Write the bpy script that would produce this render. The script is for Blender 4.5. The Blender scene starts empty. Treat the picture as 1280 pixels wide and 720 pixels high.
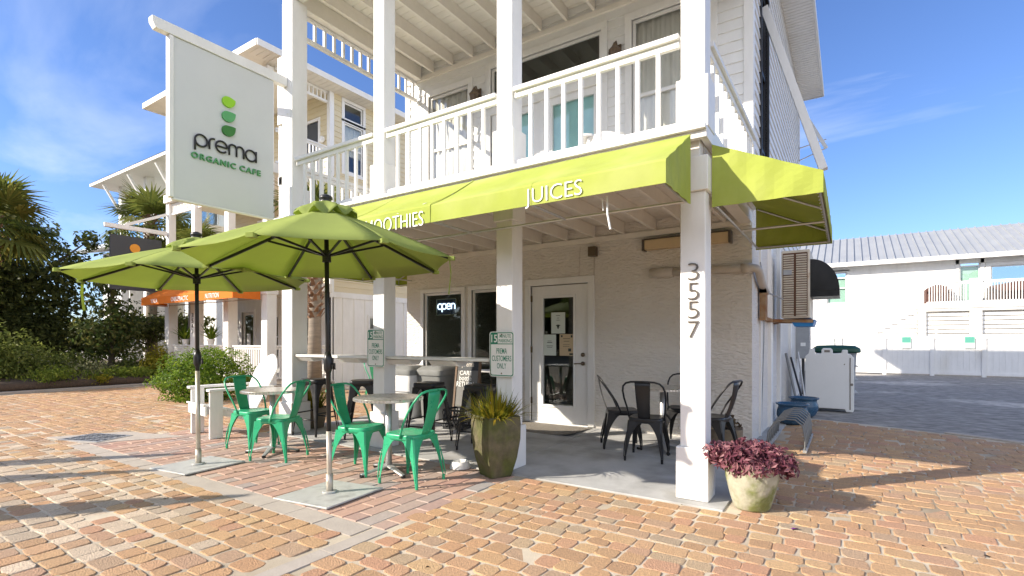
import bpy, math, random
import numpy as np
from mathutils import Vector, Matrix
R = math.radians
rng = random.Random(7)
scene = bpy.context.scene
C = scene.collection

# ------------------------------------------------------------------ helpers
def V(*a): return Vector(a)

class MB:
    """collects geometry for ONE mesh"""
    def __init__(s): s.v = []; s.f = []
    def add(s, vs, fs):
        o = len(s.v); s.v += [tuple(p) for p in vs]; s.f += [tuple(i + o for i in f) for f in fs]; return s
    def box(s, x0, x1, y0, y1, z0, z1):
        if x0 > x1: x0, x1 = x1, x0
        if y0 > y1: y0, y1 = y1, y0
        if z0 > z1: z0, z1 = z1, z0
        return s.add([(x0,y0,z0),(x1,y0,z0),(x1,y1,z0),(x0,y1,z0),(x0,y0,z1),(x1,y0,z1),(x1,y1,z1),(x0,y1,z1)],
                     [(0,3,2,1),(4,5,6,7),(0,1,5,4),(1,2,6,5),(2,3,7,6),(3,0,4,7)])
    def obox(s, c, size, rot=None):
        m = rot if rot is not None else Matrix.Identity(3)
        a, b, d = [q / 2 for q in size]; c = Vector(c)
        P = [c + m @ Vector(p) for p in ((-a,-b,-d),(a,-b,-d),(a,b,-d),(-a,b,-d),(-a,-b,d),(a,-b,d),(a,b,d),(-a,b,d))]
        return s.add(P, [(0,3,2,1),(4,5,6,7),(0,1,5,4),(1,2,6,5),(2,3,7,6),(3,0,4,7)])
    def bar(s, a, b, w, h, up=(0,0,1)):
        a = Vector(a); b = Vector(b); d = (b - a); L = d.length; d.normalize()
        u = Vector(up); x = d.cross(u)
        if x.length < 1e-4: x = d.cross(Vector((1,0,0)))
        x.normalize(); z = x.cross(d)
        m = Matrix((x, d, z)).transposed()
        return s.obox((a + b) / 2, (w, L, h), m)
    def tube(s, pts, r, n=8, cap=True):
        pts = [Vector(p) for p in pts]; k = len(pts)
        rs = r if isinstance(r, (list, tuple)) else [r] * k
        t0 = (pts[1] - pts[0]).normalized()
        x = t0.cross(Vector((0,0,1)))
        if x.length < 1e-3: x = Vector((1,0,0))
        x.normalize(); vs = []
        for i in range(k):
            a = pts[max(i-1,0)]; b = pts[min(i+1,k-1)]; t = (b - a)
            if t.length < 1e-9: t = t0.copy()
            t.normalize()
            x = (x - t * x.dot(t))
            if x.length < 1e-6: x = t.orthogonal()
            x.normalize(); y = t.cross(x)
            for j in range(n):
                an = 2*math.pi*j/n
                vs.append(pts[i] + (x*math.cos(an) + y*math.sin(an))*rs[i])
        fs = [(i*n+j, i*n+(j+1)%n, (i+1)*n+(j+1)%n, (i+1)*n+j) for i in range(k-1) for j in range(n)]
        if cap: fs += [tuple(range(n-1,-1,-1)), tuple((k-1)*n+j for j in range(n))]
        return s.add(vs, fs)
    def rings(s, prof, shape=None, n=24, c=(0,0,0), capb=True, capt=True):
        """prof: list of (scale, z); shape(theta)->(x,y) unit outline"""
        vs = []
        for (r, z) in prof:
            for j in range(n):
                a = 2*math.pi*j/n
                x, y = shape(a) if shape else (math.cos(a), math.sin(a))
                vs.append((c[0]+x*r, c[1]+y*r, c[2]+z))
        k = len(prof)
        fs = [(i*n+j, i*n+(j+1)%n, (i+1)*n+(j+1)%n, (i+1)*n+j) for i in range(k-1) for j in range(n)]
        if capb: fs.append(tuple(range(n-1,-1,-1)))
        if capt: fs.append(tuple((k-1)*n+j for j in range(n)))
        return s.add(vs, fs)
    def sheet(s, P, th):
        P = [[Vector(p) for p in row] for row in P]; a = len(P); b = len(P[0])
        def nrm(i, j):
            u = P[min(i+1,a-1)][j] - P[max(i-1,0)][j]; w = P[i][min(j+1,b-1)] - P[i][max(j-1,0)]
            q = u.cross(w)
            return q.normalized() if q.length > 1e-12 else Vector((0,0,1))
        top = [P[i][j] for i in range(a) for j in range(b)]
        bot = [P[i][j] - nrm(i,j)*th for i in range(a) for j in range(b)]
        o = a*b; fs = []
        for i in range(a-1):
            for j in range(b-1):
                q = (i*b+j, (i+1)*b+j, (i+1)*b+j+1, i*b+j+1)
                fs.append(q); fs.append(tuple(o+k for k in reversed(q)))
        edge = [(0,j) for j in range(b)] + [(i,b-1) for i in range(1,a)] + [(a-1,j) for j in range(b-2,-1,-1)] + [(i,0) for i in range(a-2,0,-1)]
        idx = [i*b+j for i, j in edge]
        for k in range(len(idx)):
            p, q = idx[k], idx[(k+1) % len(idx)]
            fs.append((p, q, q+o, p+o))
        return s.add(top + bot, fs)
    def prism(s, poly, fn, d0, d1):
        """poly: list of (u,v); fn(u,v,d)->xyz"""
        n = len(poly)
        vs = [fn(u,v,d0) for u,v in poly] + [fn(u,v,d1) for u,v in poly]
        return s.add(vs, [tuple(range(n-1,-1,-1)), tuple(range(n,2*n))] + [(i,(i+1)%n,(i+1)%n+n,i+n) for i in range(n)])
    def build(s, name, mat, parent=None, smooth=False, bevel=0.0, label=None, attr=None, kind=None, seg=2):
        off = Vector((0,0,0)); p = parent
        while p is not None:
            if p.get('_w'): off = p.location.copy()
            p = p.parent
        me = bpy.data.meshes.new(name)
        me.from_pydata([(x-off.x, y-off.y, z-off.z) for x,y,z in s.v], [], s.f)
        if attr is not None:
            at = me.attributes.new('rnd', 'FLOAT', 'FACE'); at.data.foreach_set('value', attr)
        me.validate(); 
        if smooth: me.polygons.foreach_set('use_smooth', [True]*len(me.polygons))
        return link(name, me, mat, parent, bevel, label, kind, smooth, seg)

def link(name, me, mat, parent=None, bevel=0, label=None, kind=None, smooth=False, seg=2):
    o = bpy.data.objects.new(name, me); C.objects.link(o)
    if mat: me.materials.append(mat)
    if parent is not None: o.parent = parent
    if bevel:
        b = o.modifiers.new('bevel','BEVEL'); b.width = bevel; b.segments = seg; b.limit_method = 'ANGLE'; b.angle_limit = R(40)
        if not smooth: me.polygons.foreach_set('use_smooth', [True]*len(me.polygons)); b.harden_normals = True
    if label: o['label'] = label
    if kind: o['kind'] = kind
    return o

def tag(o, label, cat, group=None):
    o['label'] = label; o['category'] = cat
    if group: o['group'] = group
    return o
def thing(name, label, cat, loc=(0,0,0), rz=0.0, group=None, world=False):
    o = bpy.data.objects.new(name, None); C.objects.link(o); o.empty_display_size = .2
    o.location = loc; o.rotation_euler = (0,0,rz)
    if world: o['_w'] = 1
    return tag(o, label, cat, group)
def dup(src, loc, rz, label, group=None, name=None):
    def rec(o, par):
        c = o.copy(); C.objects.link(c); c.parent = par
        for ch in o.children: rec(ch, c)
        return c
    n = rec(src, None); n.location = loc; n.rotation_euler = (0,0,rz); n['label'] = label
    if group: n['group'] = group
    return n

# ------------------------------------------------------------------ materials
def mat(name, col=(.8,.8,.8), rough=.6, metal=0, noise=0, nscale=8, bump=0, bscale=60, spec=.5, col2=None, cscale=3, cfac=(.4,.65), trans=0, attr=None, detail=6, stretch=None):
    m = bpy.data.materials.new(name); m.use_nodes = True
    nt = m.node_tree; N = nt.nodes; L = nt.links
    bs = N['Principled BSDF']; out = N['Material Output']
    bs.inputs['Roughness'].default_value = rough; bs.inputs['Metallic'].default_value = metal
    bs.inputs['Specular IOR Level'].default_value = spec
    tc = N.new('ShaderNodeTexCoord'); co = tc.outputs['Object']
    if stretch:
        mp = N.new('ShaderNodeMapping'); mp.inputs['Scale'].default_value = stretch; L.new(co, mp.inputs[0]); co = mp.outputs[0]
    rgb = N.new('ShaderNodeRGB'); rgb.outputs[0].default_value = (*col,1); cur = rgb.outputs[0]
    if col2:
        tn = N.new('ShaderNodeTexNoise'); tn.inputs['Scale'].default_value = cscale; tn.inputs['Detail'].default_value = detail; L.new(co, tn.inputs['Vector'])
        mr = N.new('ShaderNodeMapRange'); mr.inputs[1].default_value = cfac[0]; mr.inputs[2].default_value = cfac[1]; L.new(tn.outputs[0], mr.inputs[0])
        mx = N.new('ShaderNodeMix'); mx.data_type = 'RGBA'; L.new(mr.outputs[0], mx.inputs[0]); L.new(cur, mx.inputs[6]); mx.inputs[7].default_value = (*col2,1); cur = mx.outputs[2]
    if attr:   # list of (pos, colour) ramp read by the per-face random value
        an = N.new('ShaderNodeAttribute'); an.attribute_name = 'rnd'
        cr = N.new('ShaderNodeValToRGB'); el = cr.color_ramp.elements
        while len(el) > 1: el.remove(el[-1])
        for i,(p,c) in enumerate(attr):
            e = el[0] if i == 0 else el.new(p)
            e.position = p; e.color = (*c,1)
        L.new(an.outputs['Fac'], cr.inputs[0]); 
        if col2:
            mx2 = N.new('ShaderNodeMix'); mx2.data_type='RGBA'; L.new(mr.outputs[0], mx2.inputs[0]); L.new(cr.outputs[0], mx2.inputs[6]); mx2.inputs[7].default_value=(*col2,1); cur = mx2.outputs[2]
        else: cur = cr.outputs[0]
    if noise:
        n2 = N.new('ShaderNodeTexNoise'); n2.inputs['Scale'].default_value = nscale; n2.inputs['Detail'].default_value = 8; n2.inputs['Roughness'].default_value = .65; L.new(co, n2.inputs['Vector'])
        m2 = N.new('ShaderNodeMapRange'); m2.inputs[1].default_value=.25; m2.inputs[2].default_value=.75; m2.inputs[3].default_value = 1-noise; m2.inputs[4].default_value = 1+noise; L.new(n2.outputs[0], m2.inputs[0])
        mm = N.new('ShaderNodeVectorMath'); mm.operation='MULTIPLY'; L.new(cur, mm.inputs[0]); L.new(m2.outputs[0], mm.inputs[1]); cur = mm.outputs[0]
        rr = N.new('ShaderNodeMapRange'); rr.inputs[1].default_value=.3; rr.inputs[2].default_value=.7; rr.inputs[3].default_value=max(.03,rough-.1); rr.inputs[4].default_value=min(1,rough+.1); L.new(n2.outputs[0], rr.inputs[0]); L.new(rr.outputs[0], bs.inputs['Roughness'])
    L.new(cur, bs.inputs['Base Color'])
    if bump:
        n3 = N.new('ShaderNodeTexNoise'); n3.inputs['Scale'].default_value = bscale; n3.inputs['Detail'].default_value = 5; L.new(co, n3.inputs['Vector'])
        bp = N.new('ShaderNodeBump'); bp.inputs['Strength'].default_value = bump; bp.inputs['Distance'].default_value = .01; L.new(n3.outputs[0], bp.inputs['Height']); L.new(bp.outputs[0], bs.inputs['Normal'])
    if trans:
        tr = N.new('ShaderNodeBsdfTranslucent'); L.new(cur, tr.inputs[0])
        mxs = N.new('ShaderNodeMixShader'); mxs.inputs[0].default_value = trans; L.new(bs.outputs[0], mxs.inputs[1]); L.new(tr.outputs[0], mxs.inputs[2]); L.new(mxs.outputs[0], out.inputs[0])
    return m

def glassmat(name, tint=(.55,.6,.6), refl=1.0, rough=.02):
    m = bpy.data.materials.new(name); m.use_nodes = True; nt = m.node_tree; N = nt.nodes; L = nt.links
    N.remove(N['Principled BSDF']); out = N['Material Output']
    t = N.new('ShaderNodeBsdfTransparent'); t.inputs[0].default_value = (*tint,1)
    g = N.new('ShaderNodeBsdfGlossy'); g.inputs['Roughness'].default_value = rough; g.inputs[0].default_value = (.95,.97,1,1)
    lw = N.new('ShaderNodeLayerWeight'); lw.inputs[0].default_value = .5; fr = N.new('ShaderNodeMath'); fr.operation = 'POWER'; fr.inputs[1].default_value = 5; L.new(lw.outputs['Facing'], fr.inputs[0])
    ml = N.new('ShaderNodeMath'); ml.operation = 'MULTIPLY_ADD'; ml.inputs[1].default_value = refl; ml.inputs[2].default_value = .05; ml.use_clamp = True
    L.new(fr.outputs[0], ml.inputs[0])
    mx = N.new('ShaderNodeMixShader'); L.new(ml.outputs[0], mx.inputs[0]); L.new(t.outputs[0], mx.inputs[1]); L.new(g.outputs[0], mx.inputs[2]); L.new(mx.outputs[0], out.inputs[0])
    return m
def emit(name, col, st):
    m = bpy.data.materials.new(name); m.use_nodes = True; b = m.node_tree.nodes['Principled BSDF']
    b.inputs['Base Color'].default_value = (*col,1); b.inputs['Emission Color'].default_value = (*col,1); b.inputs['Emission Strength'].default_value = st
    return m

M = {}
M['white'] = mat('white_paint', (.80,.79,.765), .5, noise=.06, nscale=7, bump=.14, bscale=28, col2=(.70,.675,.62), cscale=1.7, cfac=(.54,.80), stretch=(1,1,.35))
M['whitewood'] = mat('white_wood_paint', (.78,.77,.745), .5, noise=.08, nscale=9, bump=.16, bscale=50, stretch=(1,1,.2), col2=(.68,.655,.6), cscale=2.5, cfac=(.55,.8))
M['siding'] = mat('white_siding_paint', (.78,.775,.755), .5, noise=.05, nscale=4, bump=.1, bscale=45)
M['soffit'] = mat('cream_board_paint', (.79,.75,.68), .6, noise=.06, nscale=5, bump=.1, bscale=30)
M['stucco'] = mat('rough_stucco', (.755,.715,.655), .9, noise=.07, nscale=2.2, bump=.9, bscale=34, stretch=(.38,.38,1.0))
M['stucco'].node_tree.nodes['Bump'].inputs['Distance'].default_value = .04
M['cream'] = mat('cream_siding_paint', (.66,.57,.38), .55, noise=.05, nscale=3)
M['metalroof'] = mat('grey_metal_roof', (.44,.455,.46), .45, metal=.3, noise=.06, nscale=2)
M['lime'] = mat('lime_canvas', (.41,.475,.09), .8, col2=(.48,.53,.15), cscale=1.8, cfac=(.45,.7), noise=.09, nscale=3, bump=.15, bscale=250, trans=.22, spec=.2)
M['lime2'] = mat('lime_parasol_canvas', (.43,.51,.15), .85, noise=.06, nscale=3, bump=.12, bscale=250, trans=.5, spec=.2)
M['orange'] = mat('orange_canvas', (.78,.22,.035), .8, noise=.08, nscale=4, trans=.2, spec=.2)
M['greenpaint'] = mat('green_enamel', (.028,.36,.175), .33, noise=.1, nscale=14, bump=.04, bscale=20, col2=(.02,.27,.13), cscale=4, cfac=(.5,.8))
M['black'] = mat('black_enamel', (.012,.012,.013), .38, noise=.2, nscale=15, bump=.03)
M['blackplastic'] = mat('black_plastic', (.02,.02,.022), .5, noise=.15, nscale=10)
M['steel'] = mat('brushed_steel', (.62,.61,.58), .32, metal=.9, noise=.1, nscale=30, bump=.03, bscale=90)
M['alu'] = mat('dull_aluminium', (.55,.55,.54), .42, metal=.7, noise=.1, nscale=20)
M['poletan'] = mat('champagne_pole', (.52,.47,.39), .38, metal=.45, noise=.1, nscale=20)
M['plate'] = mat('galvanised_plate', (.52,.525,.50), .5, metal=.25, noise=.12, nscale=6, bump=.06, bscale=60, col2=(.35,.35,.33), cscale=7, cfac=(.5,.7))
M['concrete'] = mat('porch_concrete', (.43,.43,.42), .75, noise=.16, nscale=4, bump=.22, bscale=80, col2=(.31,.305,.29), cscale=2.2, cfac=(.46,.66))
M['concrete2'] = mat('kerb_concrete', (.42,.37,.315), .85, noise=.12, nscale=7, bump=.3, bscale=70)
M['sand'] = mat('joint_sand', (.58,.50,.38), .95, noise=.12, nscale=8, bump=.6, bscale=200, col2=(.33,.265,.185), cscale=.55, cfac=(.44,.6))
M['paver'] = mat('tumbled_paver', (.5,.3,.15), .88, noise=.34, nscale=60, bump=1.0, bscale=110, col2=None,
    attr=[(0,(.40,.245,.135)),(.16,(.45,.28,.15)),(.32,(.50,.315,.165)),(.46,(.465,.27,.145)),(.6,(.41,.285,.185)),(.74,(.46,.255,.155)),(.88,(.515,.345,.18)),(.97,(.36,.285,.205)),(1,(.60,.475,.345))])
M['flatpaver'] = mat('flat_paver', (.4,.26,.2), .85, noise=.14, nscale=30, bump=.35, bscale=120,
    attr=[(0,(.42,.27,.205)),(.3,(.46,.295,.22)),(.5,(.36,.295,.255)),(.7,(.41,.24,.185)),(.85,(.33,.30,.28)),(1,(.46,.36,.29))])
M['gravel'] = mat('grey_gravel', (.26,.245,.225), .95, noise=.7, nscale=7, bump=1.0, bscale=26, col2=(.50,.46,.41), cscale=.40, cfac=(.55,.66), stretch=(.6,1,1))
M['mulch'] = mat('bark_mulch', (.085,.06,.042), .95, noise=.5, nscale=30, bump=1, bscale=25)
M['earth'] = mat('ground_soil', (.22,.18,.13), .95, noise=.2, nscale=2, bump=.3)
M['bark'] = mat('tree_bark', (.13,.105,.08), .95, noise=.35, nscale=14, bump=.8, bscale=20, stretch=(1,1,.25))
M['palmbark'] = mat('palm_bark', (.24,.20,.16), .95, noise=.3, nscale=10, bump=.8, bscale=14, stretch=(.4,.4,2.5))
M['boot'] = mat('dead_palm_boot', (.23,.135,.085), .9, noise=.4, nscale=12, bump=.4)
M['glass'] = glassmat('dark_window_glass', (.80,.83,.81))
M['glassclear'] = glassmat('clear_upper_glass', (.965,.975,.97), .8)
M['glass2'] = glassmat('sky_window_glass', (.93,.96,.965), 1.0)
M['glasspale'] = glassmat('clear_rail_glass', (.78,.9,.9), .8)
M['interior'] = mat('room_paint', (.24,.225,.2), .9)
M['curtain'] = mat('grey_curtain', (.82,.79,.72), .95, trans=.15)
M['teal'] = mat('teal_blind', (.36,.66,.63), .6, noise=.1, nscale=3)
M['mint'] = mat('mint_blind', (.40,.58,.46), .6)
M['mosspot'] = mat('mossy_stone_pot', (.40,.385,.29), .9, noise=.22, nscale=14, bump=.5, bscale=30, col2=(.17,.19,.06), cscale=4.5, cfac=(.47,.62))
M['greenpot'] = mat('dark_mossy_pot', (.115,.10,.055), .7, noise=.45, nscale=12, bump=.5, bscale=30, col2=(.075,.085,.018), cscale=5, cfac=(.40,.6))
M['stonepot'] = mat('brown_stone_trough', (.23,.18,.12), .9, noise=.2, nscale=16, bump=.5)
M['bluepot'] = mat('blue_glaze', (.035,.095,.17), .25, noise=.25, nscale=8)
M['mat'] = mat('grey_doormat', (.24,.215,.18), .98, noise=.4, nscale=120, bump=1, bscale=200)
M['signface'] = mat('sign_face', (.62,.635,.63), .5, noise=.03, nscale=3)
M['signwhite'] = mat('sign_white', (.80,.80,.775), .5, noise=.03, nscale=3)
M['signgreen'] = mat('sign_green', (.01,.19,.11), .4)
M['signdark'] = mat('sign_charcoal', (.045,.05,.058), .5)
M['signorange'] = mat('sign_orange', (.75,.30,.02), .5)
M['leaf1'] = mat('logo_lime', (.30,.62,.02), .45); M['leaf2'] = mat('logo_mid_green', (.10,.38,.14), .45); M['leaf3'] = mat('logo_dark_green', (.035,.19,.03), .45)
M['txtgreen'] = mat('letter_green', (.09,.32,.12), .45); M['txtblack'] = mat('letter_black', (.012,.012,.014), .4)
M['txtwhite'] = mat('letter_white', (.85,.85,.82), .7)
M['paper'] = mat('paper_white', (.62,.68,.62), .8); M['paper2'] = mat('paper_tan', (.55,.43,.27), .8)
M['ink'] = mat('ink_dark', (.05,.07,.06), .7)
M['numgrey'] = mat('number_bronze', (.12,.105,.09), .4, metal=.4)
M['handle'] = mat('aged_brass', (.17,.13,.09), .35, metal=.8)
M['diffuser'] = mat('old_diffuser', (.62,.48,.29), .6, noise=.08)
M['beigepipe'] = mat('beige_pipe', (.55,.50,.43), .55, noise=.08)
M['acbeige'] = mat('ac_beige', (.58,.52,.42), .5, noise=.15, nscale=6, col2=(.34,.16,.05), cscale=4, cfac=(.62,.72))
M['rust'] = mat('rusty_board', (.36,.24,.13), .8, noise=.3, nscale=10, col2=(.26,.10,.03), cscale=6)
M['bluetray'] = mat('blue_tray', (.02,.20,.50), .45)
M['grey'] = mat('grey_box', (.33,.34,.35), .5, noise=.1); M['bin'] = mat('grey_bin', (.22,.225,.22), .5, noise=.1)
M['bag'] = mat('white_bag', (.78,.78,.78), .35, noise=.04, bump=.6, bscale=12)
M['darkgreen'] = mat('dark_green_lid', (.006,.06,.035), .5)
M['chalk'] = mat('chalkboard', (.19,.185,.175), .8, noise=.12, nscale=4); M['chalkdark'] = mat('chalkboard_header', (.03,.035,.04), .6)
M['brownwood'] = mat('brown_wood', (.15,.09,.05), .6, noise=.2)
M['wicker'] = mat('dark_wicker', (.10,.045,.035), .7, noise=.3, nscale=40)
M['lantern'] = mat('bronze_lantern', (.13,.09,.06), .5, metal=.4, noise=.4, nscale=30)
M['terracotta'] = mat('pink_flower', (.6,.16,.26), .8)
M['neon'] = emit('open_neon', (.62,.76,1.0), 2.0); M['neonframe'] = mat('neon_frame', (.42,.45,.36), .4); M['neonback'] = mat('neon_board', (.02,.03,.06), .4)
def leafmat(n, a, b, c, tr=.5): return mat(n, a, .5, attr=[(0,a),(.5,b),(1,c)], trans=tr, spec=.22)
M['l_dark'] = leafmat('dark_leaf', (.038,.055,.016), (.09,.11,.03), (.20,.21,.06))
M['l_magnolia'] = leafmat('magnolia_leaf', (.042,.07,.022), (.09,.13,.035), (.20,.18,.055))
M['l_bush'] = leafmat('glossy_bush_leaf', (.05,.11,.012), (.14,.235,.022), (.33,.41,.05))
M['l_yellow'] = leafmat('yellow_shrub_leaf', (.19,.20,.02), (.33,.29,.03), (.44,.36,.05))
M['l_grey'] = leafmat('silver_shrub_leaf', (.14,.17,.06), (.25,.26,.12), (.36,.35,.20))
M['l_juniper'] = leafmat('juniper_leaf', (.13,.19,.03), (.22,.29,.045), (.34,.39,.07))
M['l_olive'] = leafmat('olive_shrub_leaf', (.09,.13,.03), (.17,.21,.05), (.28,.31,.08))
M['l_palm'] = leafmat('palm_leaf', (.07,.10,.022), (.16,.18,.04), (.33,.28,.07))
M['l_agave'] = leafmat('strap_leaf', (.10,.13,.02), (.26,.27,.03), (.46,.34,.03))
M['l_purple'] = leafmat('purple_leaf', (.075,.02,.035), (.19,.06,.085), (.42,.22,.23), .25)
M['l_dry'] = leafmat('dry_leaf', (.07,.05,.035), (.12,.09,.055), (.2,.15,.09))

# ------------------------------------------------------------------ lettering
def textmesh(body, w, h, ext=.004, stroke=0.0, sp=1.0):
    cu = bpy.data.curves.new('t','FONT'); cu.body = body; cu.size = 1; cu.extrude = .5; cu.resolution_u = 3; cu.offset = stroke
    cu.align_x = 'CENTER'; cu.align_y = 'CENTER'; cu.space_line = .95; cu.space_character = sp
    o = bpy.data.objects.new('t', cu); C.objects.link(o)
    dg = bpy.context.evaluated_depsgraph_get(); dg.update()
    me = bpy.data.meshes.new_from_object(o.evaluated_get(dg)); 
    bpy.data.objects.remove(o); bpy.data.curves.remove(cu)
    P = np.empty(len(me.vertices)*3); me.vertices.foreach_get('co', P); P = P.reshape(-1,3)
    lo = P.min(0); hi = P.max(0); ctr = (lo+hi)/2
    P = (P-ctr) * np.array([w/(hi[0]-lo[0]), h/(hi[1]-lo[1]), ext])
    me.vertices.foreach_set('co', P.ravel()); me.update()
    return me
def text(name, body, w, h, ctr, ux, uy, material, parent=None, ext=.004, stroke=0.0, sp=1.0):
    """flat raised lettering; ux = reading direction, uy = up on the sign"""
    ux = Vector(ux).normalized(); uy = Vector(uy).normalized(); n = ux.cross(uy)
    me = textmesh(body, w, h, ext, stroke, sp); me.name = name
    m = Matrix((ux, uy, n)).transposed().to_4x4(); m.translation = Vector(ctr)
    off = Vector((0,0,0)); p = parent
    while p is not None:
        if p.get('_w'): off = p.location.copy()
        p = p.parent
    m.translation = m.translation - off
    me.transform(m)
    return link(name, me, material, parent)

# ------------------------------------------------------------------ foliage
def leafcloud(name, material, blobs, size, parent=None, aspect=2.0, seed=1, shell=.55, up=.3, kind=None, jitter=.18):
    """blobs: (cx,cy,cz, rx,ry,rz, count): many small bent leaves spread through the volume"""
    g = np.random.default_rng(seed); Vs = []; Fs = []; rnd = []; k = 0
    for (cx,cy,cz,rx,ry,rz,n) in blobs:
        d = g.normal(size=(n,3)); d /= np.linalg.norm(d,axis=1)[:,None]
        rr = shell + (1-shell)*g.random(n)**.6
        lump = 1 + jitter*(np.sin(d[:,0]*5+cx*3)*np.cos(d[:,1]*6+cy*2)+np.sin(d[:,2]*7+seed))
        P = d*(rr*lump)[:,None]*np.array([rx,ry,rz]) + np.array([cx,cy,cz])
        nd = d + g.normal(size=(n,3))*.6 + np.array([0,0,up]); nd /= np.linalg.norm(nd,axis=1)[:,None]
        t = np.cross(nd, g.normal(size=(n,3))); t /= np.linalg.norm(t,axis=1)[:,None]; b = np.cross(nd,t)
        s = size*(.6+.8*g.random(n))
        a = P - t*(s/2)[:,None]; c = P + t*(s/2)[:,None]
        l = P + b*(s/aspect/2)[:,None] + nd*(s*.12)[:,None]; r = P - b*(s/aspect/2)[:,None] + nd*(s*.12)[:,None]
        Q = np.stack([a,r,c,l],1).reshape(-1,3); Vs.append(Q)
        Fs.append(np.arange(n*4).reshape(-1,4)+k); k += n*4
        rnd.append(np.clip(g.random(n)*.8 + .2*g.random(),0,1))
    Vv = np.concatenate(Vs); F = np.concatenate(Fs); rv = np.concatenate(rnd)
    off = np.zeros(3); p = parent
    while p is not None:
        if p.get('_w'): off = np.array(p.location)
        p = p.parent
    me = bpy.data.meshes.new(name); me.from_pydata((Vv-off).tolist(), [], F.tolist())
    at = me.attributes.new('rnd','FLOAT','FACE'); at.data.foreach_set('value', rv.astype(np.float32))
    return link(name, me, material, parent, kind=kind)
def blades(name, material, n, c, length, spread, width, parent=None, seed=2, droop=.5, r0=.05, lift=.2):
    g = random.Random(seed); b = MB(); at = []
    for i in range(n):
        a = g.uniform(0, 2*math.pi); s = g.random()**.7*spread; L = length*g.uniform(.6,1.1); w = width*g.uniform(.7,1.2); rv = g.random()
        d = Vector((math.cos(a), math.sin(a), 0)); q = Vector((-d.y, d.x, 0)); p0 = Vector(c) + d*g.uniform(0,r0)
        pts = []
        for j in range(5):
            t = j/4; out = s*t*L; z = L*t*(1-.5*s*s) + lift*0 - droop*s*L*t*t
            pts.append((p0 + d*out + Vector((0,0,z)), w*(1-t**1.6)*(.6+.4*min(1,t*4))+.0006))
        vs = []
        for p, ww in pts: vs += [p - q*ww/2, p + q*ww/2]
        b.add(vs, [(2*j,2*j+1,2*j+3,2*j+2) for j in range(4)]); at += [rv]*4
    return b.build(name, material, parent, attr=at)
def fan_frond(b, at, base, dirv, L, g, nb=22, droop=.35):
    """one fan palm leaf: stalk plus narrow folded blades"""
    d = Vector(dirv).normalized(); tip = Vector(base) + d*L*.5; tip.z -= droop*L*.12
    b.tube([base, (Vector(base)+tip)/2 + Vector((0,0,.03)), tip], [.014,.011,.008], 5); at += [.3]*(5*2+2)
    side = d.cross(Vector((0,0,1)))
    if side.length < .05: side = Vector((1,0,0))
    side.normalize(); upv = side.cross(d); rv = g.random()
    for i in range(nb):
        a = R(-115 + 230*i/(nb-1)) + g.uniform(-.04,.04)
        q = (d*math.cos(a) + side*math.sin(a)); l = L*.62*(.75+.25*math.cos(a))*g.uniform(.85,1.05)
        p1 = tip + q*l*.5 + upv*.04*l; p2 = tip + q*l + Vector((0,0,-droop*l*(.35+.4*g.random())))
        w = side*math.cos(a) - d*math.sin(a); ww = .022*L
        b.add([tip - w*.004, tip + w*.004, p1 + w*ww + upv*.01, p1 - w*ww + upv*.01, p2], [(0,1,2,3),(3,2,4)])
        v = min(1,max(0, rv*.7 + g.uniform(-.15,.3))); at += [v,v]
def fan_palm(name, label, base, h, L, nf, seed, material, group=None, boots=None, trunk_r=.17, tilt=(-.7,1.2)):
    t = thing(name, label, 'palm tree', base, 0, group)
    g = random.Random(seed); tb = MB()
    tb.tube([(0,0,-.05),(0.02,0,h*.35),(0.03,.02,h*.7),(0,0,h)], [trunk_r*1.25,trunk_r,trunk_r*.95,trunk_r*.8], 12); tb.build('trunk', M['palmbark'], t, smooth=True)
    if boots:
        bb = MB()
        z = boots[0]; k = 0
        while z < boots[1]:
            for j in range(7):
                a = 2*math.pi*j/7 + k*.45 + g.uniform(-.1,.1); d = Vector((math.cos(a), math.sin(a), 0)); q = Vector((-d.y,d.x,0))
                p = d*trunk_r*.85 + Vector((0,0,z)); o = p + d*g.uniform(.08,.16) + Vector((0,0,g.uniform(.1,.2)))
                bb.sheet([[p-q*.06, p+q*.06],[(p+o)/2-q*.045-d*.01,(p+o)/2+q*.045-d*.01],[o-q*.025,o+q*.025]], .012)
            z += .13; k += 1
        bb.build('dead_frond_bases', M['boot'], t)
    b = MB(); at = []
    for i in range(nf):
        a = 2*math.pi*i/nf*2.618 + g.uniform(-.2,.2); e = g.uniform(*tilt)
        d = Vector((math.cos(a)*math.cos(e), math.sin(a)*math.cos(e), math.sin(e)))
        fan_frond(b, at, Vector((0,0,h-.05)), d, L*g.uniform(.8,1.1), g, droop=.5-.25*e)
    b.build('crown', material, t, attr=at)
    return t
def tree(name, label, base, h, blobs, size, seed, material, group=None, trunk_r=.12, aspect=2.0, shell=.5):
    t = thing(name, label, 'tree', base, 0, group); g = random.Random(seed); tb = MB()
    z0 = min(b[2]-b[5] for b in blobs)
    tb.tube([(0,0,-.05),(.03,.02,h*.3),(-.02,.04,h*.6),(0,0,h*.85)], [trunk_r*1.2,trunk_r,trunk_r*.7,trunk_r*.25], 8)
    for b in blobs:
        zs = max(.25*h, min(.6*h, b[2]-.5*b[5]))
        tb.tube([(0,.01,zs*.8),(b[0]*.5,b[1]*.5,(zs*.8+b[2])/2-.05),(b[0],b[1],b[2])], [trunk_r*.5,trunk_r*.33,.015], 6)
    tb.build('trunk', M['bark'], t, smooth=True)
    leafcloud('crown', material, blobs, size, t, aspect, seed, shell)
    return t
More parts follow.
